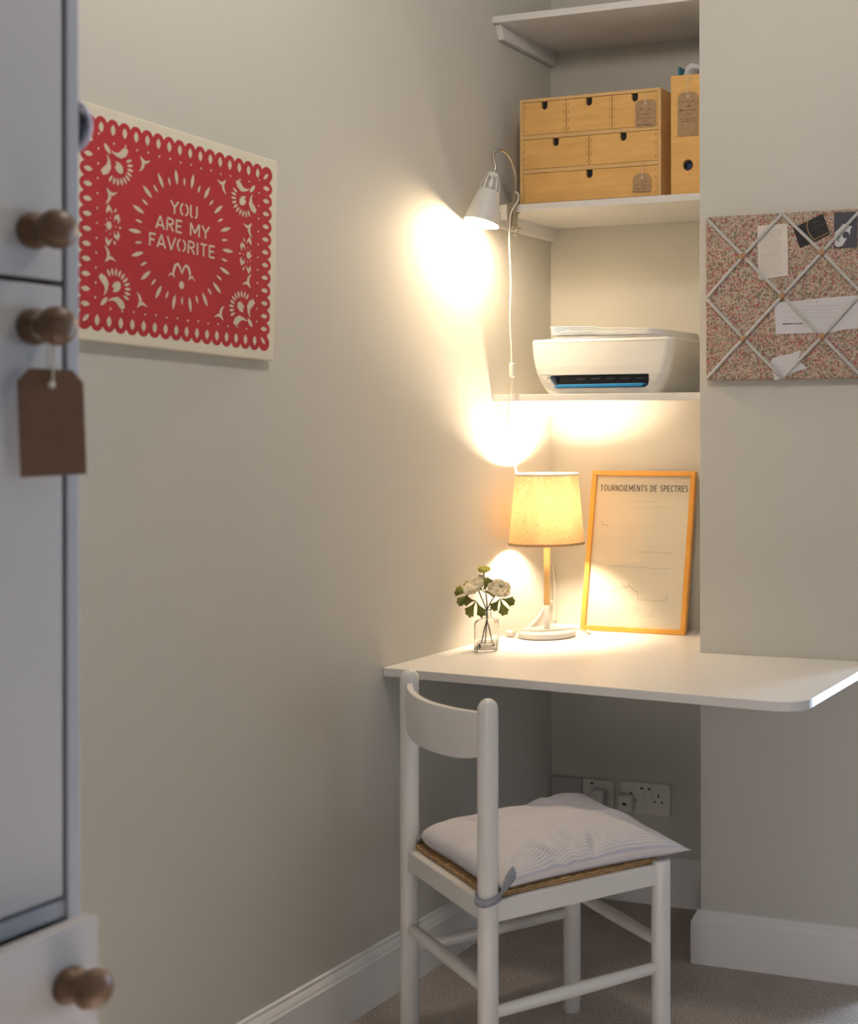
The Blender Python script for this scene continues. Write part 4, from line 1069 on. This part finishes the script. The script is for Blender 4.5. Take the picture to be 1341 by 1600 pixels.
# corner flowers and side flowers
for sx in (-1, 1):
    for sz in (-1, 1):
        F = lambda pts: [(-sx * p[0] * 1.0, sz * p[1]) for p in pts]
        fl = lambda pts: cut([(sx * -p[0], sz * p[1]) for p in pts])
        # all points given for the upper left (x negative)
        cxx, cyy = -0.1500, 0.1040
        fl([(x_ , y_) for x_, y_ in [(cxx - 0.008, cyy + 0.010), (cxx + 0.002, cyy + 0.0085), (cxx + 0.0085, cyy + 0.002), (cxx + 0.009, cyy - 0.007), (cxx + 0.003, cyy - 0.0105), (cxx - 0.005, cyy - 0.007), (cxx - 0.010, cyy + 0.000), (cxx - 0.005, cyy + 0.003)]])
        fl(stroke([(cxx - 0.018, cyy + 0.026), (cxx - 0.008, cyy + 0.022), (cxx + 0.002, cyy + 0.022), (cxx + 0.010, cyy + 0.028), (cxx + 0.016, cyy + 0.036)], [0.001, 0.005, 0.011, 0.014, 0.009]))
        fl(stroke([(cxx - 0.026, cyy + 0.018), (cxx - 0.022, cyy + 0.008), (cxx - 0.022, cyy - 0.002), (cxx - 0.028, cyy - 0.010), (cxx - 0.036, cyy - 0.016)], [0.001, 0.005, 0.011, 0.014, 0.009]))
        fl(lens(cxx - 0.026, cyy + 0.028, 0.022, 0.0085, R(-48)))
        for q in range(10):
            a = R(28 - 146 * q / 9); fl(lens(cxx - 0.004 + 0.0285 * math.cos(a), cyy + 0.003 + 0.0285 * math.sin(a), 0.0145, 0.0050, a, 5))
        for (ox, oy) in ((-0.095, 0.124), (-0.1665, 0.053)):
            fl(stroke([(ox - 0.009, oy + 0.011), (ox - 0.004, oy + 0.004), (ox + 0.004, oy + 0.002), (ox + 0.014, oy + 0.007)], [0.001, 0.0065, 0.0055, 0.0005]))
            fl(stroke([(ox - 0.003, oy + 0.004), (ox - 0.002, oy - 0.004), (ox - 0.005, oy - 0.011), (ox - 0.011, oy - 0.017)], [0.004, 0.0065, 0.0045, 0.0005]))
    sf = lambda pts: cut([(sx * -p[0], p[1]) for p in pts])
    ccx = -0.1690
    sf(ell(ccx, 0, 0.0060, 0.0072, 0, 12))
    for s in (-1, 1):
        sf([(ccx - 0.006, s * 0.020), (ccx - 0.007, s * 0.027), (ccx - 0.002, s * 0.037), (ccx + 0.004, s * 0.030), (ccx + 0.008, s * 0.020), (ccx + 0.001, s * 0.027)][::1])
        sf([(ccx + 0.010, s * 0.012), (ccx + 0.012, s * 0.019), (ccx + 0.020, s * 0.023), (ccx + 0.024, s * 0.014), (ccx + 0.019, s * 0.005), (ccx + 0.018, s * 0.014)])
        sf(ell(ccx + 0.013, s * 0.028, 0.002, 0.004, R(-30 * s), 8))
    for q in range(8):
        a = R(q * 45); sf(ell(ccx + 0.003 + 0.0115 * math.cos(a), 0.0140 * math.sin(a), 0.0014, 0.0014, 0, 6))
    sf(ell(ccx + 0.024, 0, 0.0022, 0.0022, 0, 8))
# lettering
lettering(b, 'YOU', 0.0650, 0.0235, lambda x_, y_, q: Vector((X1 + q, x_ + 0.0010, y_ + 0.0585)), 1, wt=0.155, gap=0.13, st=True)
lettering(b, 'ARE MY', 0.1290, 0.0235, lambda x_, y_, q: Vector((X1 + q, x_ - 0.0005, y_ + 0.0255)), 1, wt=0.155, gap=0.13, st=True)
lettering(b, 'FAVORITE', 0.1590, 0.0235, lambda x_, y_, q: Vector((X1 + q, x_ - 0.0010, y_ - 0.0085)), 1, wt=0.155, gap=0.13, st=True)
# crown flourish and dot below
for s in (-1, 1):
    cut(stroke([(s * x_ - 0.002, y_) for x_, y_ in [(0.0005, -0.060), (0.004, -0.050), (0.010, -0.0435), (0.016, -0.047), (0.0195, -0.056), (0.0205, -0.064), (0.017, -0.070)]], [0.003, 0.004, 0.0055, 0.0055, 0.005, 0.004, 0.0015]))
    cut(stroke([(s * x_ - 0.002, y_) for x_, y_ in [(0.0195, -0.066), (0.026, -0.063), (0.033, -0.070)]], [0.004, 0.004, 0.0006]))
cut(ell(-0.002, -0.0815, 0.0062, 0.0072, 0, 14))
o = obj('papercut_print', b, ['red', 'cutout'], t, recalc=False)
for p in o.data.polygons:
    if p.normal.x < 0: p.flip()

# ------------------------------------------------------------------ memo board
BX0, BX1, BZ0, BZ1 = 0.6255, 1.0215, 1.4095, 1.8030
t = thing('memo_board', 'floral fabric memo board with criss-cross ribbons on the chimney breast', 'memo board', (BX0, 0, BZ0))
bw, bh = BX1 - BX0, BZ1 - BZ0
b = nb(); add_box(b, (0, -0.018, 0), (bw, -0.0004, bh)); obj('fabric_panel', b, 'floral', t, bevel=0.004, segs=3)
def ribbon(p, q, lift=0.0):
    b = nb(); p = Vector(p); q = Vector(q); d = (q - p).normalized(); n_ = Vector((-d.y, d.x)) * 0.0038; k_ = 10; vs = []
    for i in range(k_ + 1):
        u = i / k_; c_ = p.lerp(q, u); yy = -0.0200 - lift - 0.0018 * math.sin(PI * u)
        vs.append((b.verts.new((c_.x + n_.x, yy, c_.y + n_.y)), b.verts.new((c_.x - n_.x, yy, c_.y - n_.y))))
    for A, B_ in zip(vs, vs[1:]): b.faces.new((A[0], B_[0], B_[1], A[1])).smooth = True
    obj('ribbon', b, 'ribbon', t, solid=0.0004)
nodes = {}
gx = [bw * k / 4 for k in range(5)]; gz = [bh * (1 - k / 4) for k in range(5)]
e_ = 0.003
def cl(x_, z_): return (min(max(x_, e_), bw - e_), min(max(z_, e_), bh - e_))
segs_ = [((0, 0), (1, 1)), ((1, 1), (2, 2)), ((2, 2), (3, 3)), ((3, 3), (4, 4)), ((0, 4), (1, 3)), ((1, 3), (2, 2)), ((2, 2), (3, 1)), ((3, 1), (4, 0)),
         ((0, 2), (1, 1)), ((1, 1), (2, 0)), ((2, 0), (3, 1)), ((3, 1), (4, 2)), ((0, 2), (1, 3)), ((1, 3), (2, 4)), ((2, 4), (3, 3)), ((3, 3), (4, 2))]
for k, (p, q) in enumerate(segs_): ribbon(cl(gx[p[0]], gz[p[1]]), cl(gx[q[0]], gz[q[1]]), 0.0004 * (k % 2))
for (i, j) in ((1, 1), (3, 1), (2, 2), (1, 3), (3, 3)):
    b = nb(); add_lathe(b, [(0.0072, 0.0), (0.0078, 0.0012), (0.0066, 0.0030), (0.0035, 0.0040), (0, 0.0042)], (gx[i], -0.0205, gz[j]), (0, -1, 0), 20); obj('button', b, 'button', t)
def card(name, label, cat, pts, mtls, y_, extra=None, thick=0.0004):
    cx_ = sum(p[0] for p in pts) / len(pts); cz_ = min(p[1] for p in pts)
    b = nb(); add_prism(b, [(p[0] - cx_, p[1] - cz_) for p in pts], -thick, 0, 'xz', 0)
    if extra: extra(b, cx_, cz_)
    o = obj(name, b, mtls, recalc=False); o.location = (cx_, y_, cz_)
    bmm = bmesh.new(); bmm.from_mesh(o.data); bmm.to_mesh(o.data); bmm.free()
    return tag(o, label, cat)
def note_rows(b, cx_, cz_):
    rr = random.Random(21)
    scribble(b, 0.785 - cx_, 0.808 - cx_, 1.770 - cz_, 0.0024, -0.0007, 'xz', 1, 0.0005, rr)
    for k in range(20):
        z_ = 1.762 - 0.0053 * k; x0_ = 0.765 + rr.uniform(0, 0.004) + (0.012 if k < 3 else 0); x1_ = 0.826 - rr.uniform(0, 0.012)
        scribble(b, x0_ - cx_, x1_ - cx_, z_ - cz_, 0.0026, -0.0007, 'xz', 1, 0.0005, rr)
card('handwritten_note', 'narrow handwritten note tucked under the memo board ribbons, upper left', 'note', [(0.7625, 1.650), (0.7700, 1.6465), (0.8370, 1.6540), (0.8375, 1.700), (0.8355, 1.7770), (0.7600, 1.7745)], ['paperwarm', 'inkgrey'], -0.0187, note_rows)
def black_extra(b, cx_, cz_):
    pts = [(0.885 + 0.002, 1.7805), (0.8845, 1.768), (0.8885, 1.753), (0.897, 1.7405), (0.9045, 1.7335)]
    add_flat(b, [(p[0] - cx_, p[1] - cz_) for p in stroke(pts, [0.0018] * 5)], -0.0006, 'xz', 1)
    add_flat(b, [(p[0] - cx_, p[1] - cz_) for p in stroke([(0.9045, 1.7365), (0.938, 1.7505)], [0.0012] * 2)], -0.0006, 'xz', 1)
    rr = random.Random(5)
    for k in range(4):
        scribble(b, 0.896 + 0.004 * k - cx_, 0.925 - cx_, 1.776 - 0.007 * k - cz_, 0.003, -0.0006, 'xz', 2, 0.0005, rr)
    scribble(b, 0.868 - cx_, 0.884 - cx_, 1.750 - cz_, 0.003, -0.0006, 'xz', 1, 0.0006, rr)
card('black_card', 'black card with a thin gold arc, tilted at the board top', 'card', [(0.8500, 1.7655), (0.8670, 1.7170), (0.9420, 1.7460), (0.9240, 1.7950)], ['cardblack', 'gold', 'inkgrey'], -0.0187, black_extra)
def slate_extra(b, cx_, cz_):
    body = [(0.9950, 1.7900), (1.0000, 1.7950), (0.9860, 1.7690), (0.9960, 1.7640), (0.9895, 1.7560), (0.9915, 1.7430), (0.9850, 1.7520), (0.9760, 1.7560), (0.9700, 1.7500), (0.9690, 1.7420), (0.9760, 1.7350), (0.9840, 1.7350), (0.9720, 1.7200), (0.9620, 1.7145), (0.9530, 1.7180), (0.9515, 1.7400), (0.9540, 1.7510), (0.9700, 1.7630), (0.9760, 1.7700)]
    body = [(0.9540, 1.7500), (0.9660, 1.7600), (0.9740, 1.7690), (0.9790, 1.7670), (0.9840, 1.7700), (0.9880, 1.7640), (0.9960, 1.7620), (0.9915, 1.7560), (0.9900, 1.7420), (0.9840, 1.7360), (0.9720, 1.7180), (0.9610, 1.7150), (0.9530, 1.7200), (0.9515, 1.7380)]
    add_flat(b, [(p[0] - cx_, p[1] - cz_) for p in body], -0.0006, 'xz', 1)
    add_flat(b, [(p[0] - cx_, p[1] - cz_) for p in ell(0.9805, 1.7425, 0.0085, 0.0080, 0, 18)], -0.0008, 'xz', 0)
    add_flat(b, [(p[0] - cx_, p[1] - cz_) for p in stroke([(0.9690, 1.7400), (0.9625, 1.7370), (0.9610, 1.7310), (0.9660, 1.7270)], [0.0015, 0.003, 0.003, 0.001])], -0.0008, 'xz', 0)
card('slate_card', 'dark slate square card with a ragged white shape, top right', 'card', [(0.9510, 1.7135), (1.0080, 1.7125), (1.0090, 1.7950), (0.9515, 1.7970)], ['slate', 'papercool'], -0.0187, slate_extra)
def letter_rows(b, cx_, cz_):
    rr = random.Random(31)
    for k in range(3): add_flat(b, [(p[0] - cx_, p[1] - cz_) for p in ell(0.888 + 0.010 * k, 1.5895 + 0.0006 * k, 0.0014, 0.0014, 0, 8)], -0.0007, 'xz', 1 if k == 2 else 2)
    for k in range(4): scribble(b, 0.872 - 0.005 * (k % 2) - cx_, 0.99 - 0.012 * k - cx_, 1.579 - 0.008 * k - cz_, 0.0022, -0.0007, 'xz', 2, 0.0005, rr)
    scribble(b, 0.813 - cx_, 0.850 - cx_, 1.569 - cz_, 0.003, -0.0007, 'xz', 2, 0.0004, rr)
    scribble(b, 0.822 - cx_, 0.858 - cx_, 1.5535 - cz_, 0.0024, -0.0007, 'xz', 2, 0.0005, rr)
    scribble(b, 0.822 - cx_, 0.842 - cx_, 1.5475 - cz_, 0.0024, -0.0007, 'xz', 2, 0.0005, rr)
    for q in range(3): scribble(b, 0.822 - cx_, 0.876 - cx_, 1.5400 - cz_, 0.0042, -0.0007, 'xz', 1, 0.0011, rr)
    add_flat(b, [(p[0] - cx_, p[1] - cz_) for p in ell(0.890, 1.5425, 0.0022, 0.0022, 0, 10)], -0.0007, 'xz', 1)
    for k in range(3): scribble(b, 0.897 + 0.02 * (k > 0) - cx_, 0.955 - 0.005 * k - cx_, 1.5425 - 0.008 * (k - 1) - cz_, 0.0022, -0.0007, 'xz', 2, 0.0004, rr)
card('printed_letter', 'long white printed letter strip across the memo board middle right', 'letter', [(0.8060, 1.5160), (0.9400, 1.5175), (0.9800, 1.5230), (1.0180, 1.5255), (1.0180, 1.6020), (0.9300, 1.5985), (0.8030, 1.5905)], ['papercool', 'ink', 'inkgrey'], -0.0187, letter_rows)
def torn_extra(b, cx_, cz_):
    rr = random.Random(6)
    scribble(b, 0.806 - cx_, 0.826 - cx_, 1.4400 - cz_, 0.006, -0.0007, 'xz', 1, 0.0008, rr)
    scribble(b, 0.806 - cx_, 0.845 - cx_, 1.4290 - cz_, 0.0022, -0.0007, 'xz', 1, 0.0005, rr)
card('torn_card', 'cut white card piece at the memo board bottom edge', 'card', [(0.8020, 1.4075), (0.8250, 1.4120), (0.8560, 1.4270), (0.8850, 1.4345), (0.8720, 1.4460), (0.8620, 1.4560), (0.8660, 1.4670), (0.8700, 1.4780), (0.8560, 1.4740), (0.8430, 1.4690), (0.8150, 1.4650), (0.7970, 1.4590), (0.7930, 1.4490), (0.8010, 1.4400), (0.7950, 1.4300), (0.8010, 1.4200)], ['papercool', 'inkgrey'], -0.0187, torn_extra)

# ------------------------------------------------------------------ wardrobe
WX, WY1, WY0 = 0.560, -1.772, -2.70
t = thing('wardrobe', 'white painted wardrobe with wooden knobs at the left edge', 'wardrobe', (WX, WY1, 0))
dx = WX
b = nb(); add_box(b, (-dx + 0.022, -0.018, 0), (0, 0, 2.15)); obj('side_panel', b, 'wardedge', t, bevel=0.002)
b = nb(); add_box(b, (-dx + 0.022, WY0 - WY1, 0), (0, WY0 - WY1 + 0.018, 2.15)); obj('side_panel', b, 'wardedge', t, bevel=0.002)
b = nb(); add_box(b, (-dx + 0.022, WY0 - WY1 + 0.018, 2.13), (0, -0.018, 2.15)); obj('top_panel', b, 'ward', t)
b = nb(); add_box(b, (-dx + 0.022, WY0 - WY1 + 0.018, 0.06), (-dx + 0.03, -0.018, 2.13)); obj('back_panel', b, 'ward', t)
b = nb(); add_box(b, (-dx + 0.03, WY0 - WY1 + 0.018, 0.0), (-0.01, -0.018, 0.08)); obj('plinth', b, 'ward', t)
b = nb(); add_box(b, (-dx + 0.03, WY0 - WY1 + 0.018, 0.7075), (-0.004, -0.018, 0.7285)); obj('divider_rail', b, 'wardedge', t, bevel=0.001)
b = nb(); add_box(b, (-dx + 0.03, WY0 - WY1 + 0.018, 1.452), (-0.030, -0.018, 1.466)); obj('divider_shelf', b, 'gap', t)
b = nb(); add_box(b, (-0.030, WY0 - WY1 + 0.018, 0.728), (-0.0245, -0.018, 2.13)); obj('door_stop', b, 'gap', t)
DY1 = -0.0235
def knob(parent, x, y_, z):
    b = nb(); add_lathe(b, [(0, 0), (0.0200, 0.0), (0.0215, 0.004), (0.0210, 0.009), (0.0160, 0.014), (0.0135, 0.019), (0.0150, 0.024), (0.0205, 0.029), (0.0228, 0.036), (0.0222, 0.044), (0.0175, 0.051), (0.0080, 0.0545), (0, 0.055)], (x, y_, z), (1, 0, 0), 28)
    return obj('knob', b, 'knobwood', parent)
def wdoor(z0, z1, kz):
    b = nb(); add_box(b, (-0.022, WY0 - WY1 + 0.021, z0), (-0.001, DY1, z1)); d = obj('door', b, 'ward', t, bevel=0.002)
    knob(d, -0.001, DY1 - 0.0420, kz); return d
wdoor(1.4625, 2.128, 1.5165); wdoor(0.7335, 1.4560, 1.4055)
# bottom drawer standing open, and the closed one under it
def wdrawer(pull, z0, z1, kz):
    b = nb(); add_box(b, (pull - 0.022, WY0 - WY1 + 0.021, z0), (pull - 0.001, DY1 + 0.003, z1)); d = obj('drawer', b, 'ward', t, bevel=0.002)
    for yy in (DY1 - 0.014, WY0 - WY1 + 0.036):
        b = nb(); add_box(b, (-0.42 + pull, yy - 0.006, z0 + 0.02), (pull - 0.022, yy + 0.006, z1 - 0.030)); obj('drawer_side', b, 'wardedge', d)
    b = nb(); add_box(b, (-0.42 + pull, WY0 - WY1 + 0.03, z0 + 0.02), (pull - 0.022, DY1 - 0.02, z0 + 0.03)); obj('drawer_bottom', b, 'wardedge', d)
    knob(d, pull - 0.001, DY1 - 0.0400, kz); return d
wdrawer(0.050, 0.420, 0.7160, 0.6500); wdrawer(0.0, 0.09, 0.414, 0.30)
# tag on the lower knob
kt = thing('luggage_tag', 'large blank brown tag hanging from the lower wardrobe knob', 'tag', (WX + 0.0300, WY1 + DY1 - 0.0440, 1.3385), (0, 0, R(81)))
b = nb(); w_, h_ = 0.079, 0.1235
add_prism(b, [(-w_ / 2 + 0.004, -0.106), (w_ / 2 + 0.004, -0.104), (w_ / 2, 0.003), (w_ / 2 - 0.014, 0.0175), (-w_ / 2 + 0.014, 0.0175), (-w_ / 2, 0.003)], -0.0006, 0.0006, 'xz'); obj('card', b, 'kraftdark', kt)
b = nb(); add_lathe(b, [(0.0015, 0), (0.0045, 0), (0.0045, 0.0006), (0.0015, 0.0006), (0.0015, 0)], (0, -0.0013, 0), (0, 1, 0), 16); obj('eyelet', b, 'string', kt)
b = nb(); add_tube(b, catmull([(0, -0.0016, -0.001), (0.001, -0.0025, 0.02), (0.0015, -0.002, 0.045), (0.0020, 0.005, 0.0525)], 5), 0.0012, 6); add_tube(b, catmull([(0, 0.0012, 0), (-0.002, 0.0015, 0.02), (-0.001, 0.003, 0.045), (0.0, 0.008, 0.0535)], 5), 0.0012, 6)
add_lathe(b, [(0.0142, 0), (0.0158, 0), (0.0158, 0.002), (0.0142, 0.002), (0.0142, 0)], (0.0, 0.0105, 0.067), (0.156, 0.988, 0), 20)
obj('string', b, 'string', kt)
# round dark knob-like thing with a pale rim on the far side of the wardrobe
kt = thing('round_hook', 'round black domed hook with pale rim on the wardrobe side', 'hook', (0.498, WY1, 1.665))
b = nb(); add_lathe(b, [(0, 0), (0.0150, 0.0), (0.0130, 0.012), (0.0130, 0.030), (0, 0.030)], (0, -0.0005, 0), (0, 1, 0), 24); obj('post', b, 'navy', kt)
b = nb(); add_lathe(b, [(0, 0.034), (0.030, 0.036), (0.0348, 0.039), (0.0355, 0.043), (0.0335, 0.047), (0.030, 0.048), (0, 0.048)], (0, 0.0005, 0), (0, 1, 0), 40); obj('rim', b, 'lilac', kt)
b = nb(); add_lathe(b, [(0.0, 0.014), (0.014, 0.016), (0.0265, 0.023), (0.0325, 0.033), (0.0335, 0.0375)], (0, 0.0005, 0), (0, 1, 0), 40); obj('dome', b, 'navy', kt, solid=0.001)

# ------------------------------------------------------------------ ceiling pendant (out of frame) that lights the room
t = thing('pendant_lamp', 'round white ceiling pendant lamp above the room', 'lamp', (CEIL_LIGHT['loc'][0], CEIL_LIGHT['loc'][1], CZ))
b = nb(); add_lathe(b, [(0, 0), (0.045, 0), (0.045, -0.02), (0.02, -0.028), (0, -0.028)], seg=24); obj('ceiling_rose', b, 'lampwhite', t)
b = nb(); zb = CEIL_LIGHT['loc'][2] - CZ; rb = CEIL_LIGHT['radius']
add_tube(b, [(0, 0, -0.02), (0, 0, zb + rb + 0.03)], 0.003, 8); obj('cord', b, 'lampwhite', t)
b = nb(); add_lathe(b, [(0, zb + rb + 0.035), (0.022, zb + rb + 0.035), (0.026, zb + rb + 0.005), (0, zb + rb + 0.005)], seg=24); obj('bulb_holder', b, 'lampwhite', t)
l = bpy.data.lights.new('pendant_light', 'POINT'); l.energy = CEIL_LIGHT['power']; l.color = CEIL_LIGHT['color']; l.shadow_soft_size = CEIL_LIGHT['radius']
lo = bpy.data.objects.new('pendant_light', l); C.objects.link(lo); lo.parent = t; lo.location = (0, 0, CEIL_LIGHT['loc'][2] - CZ)
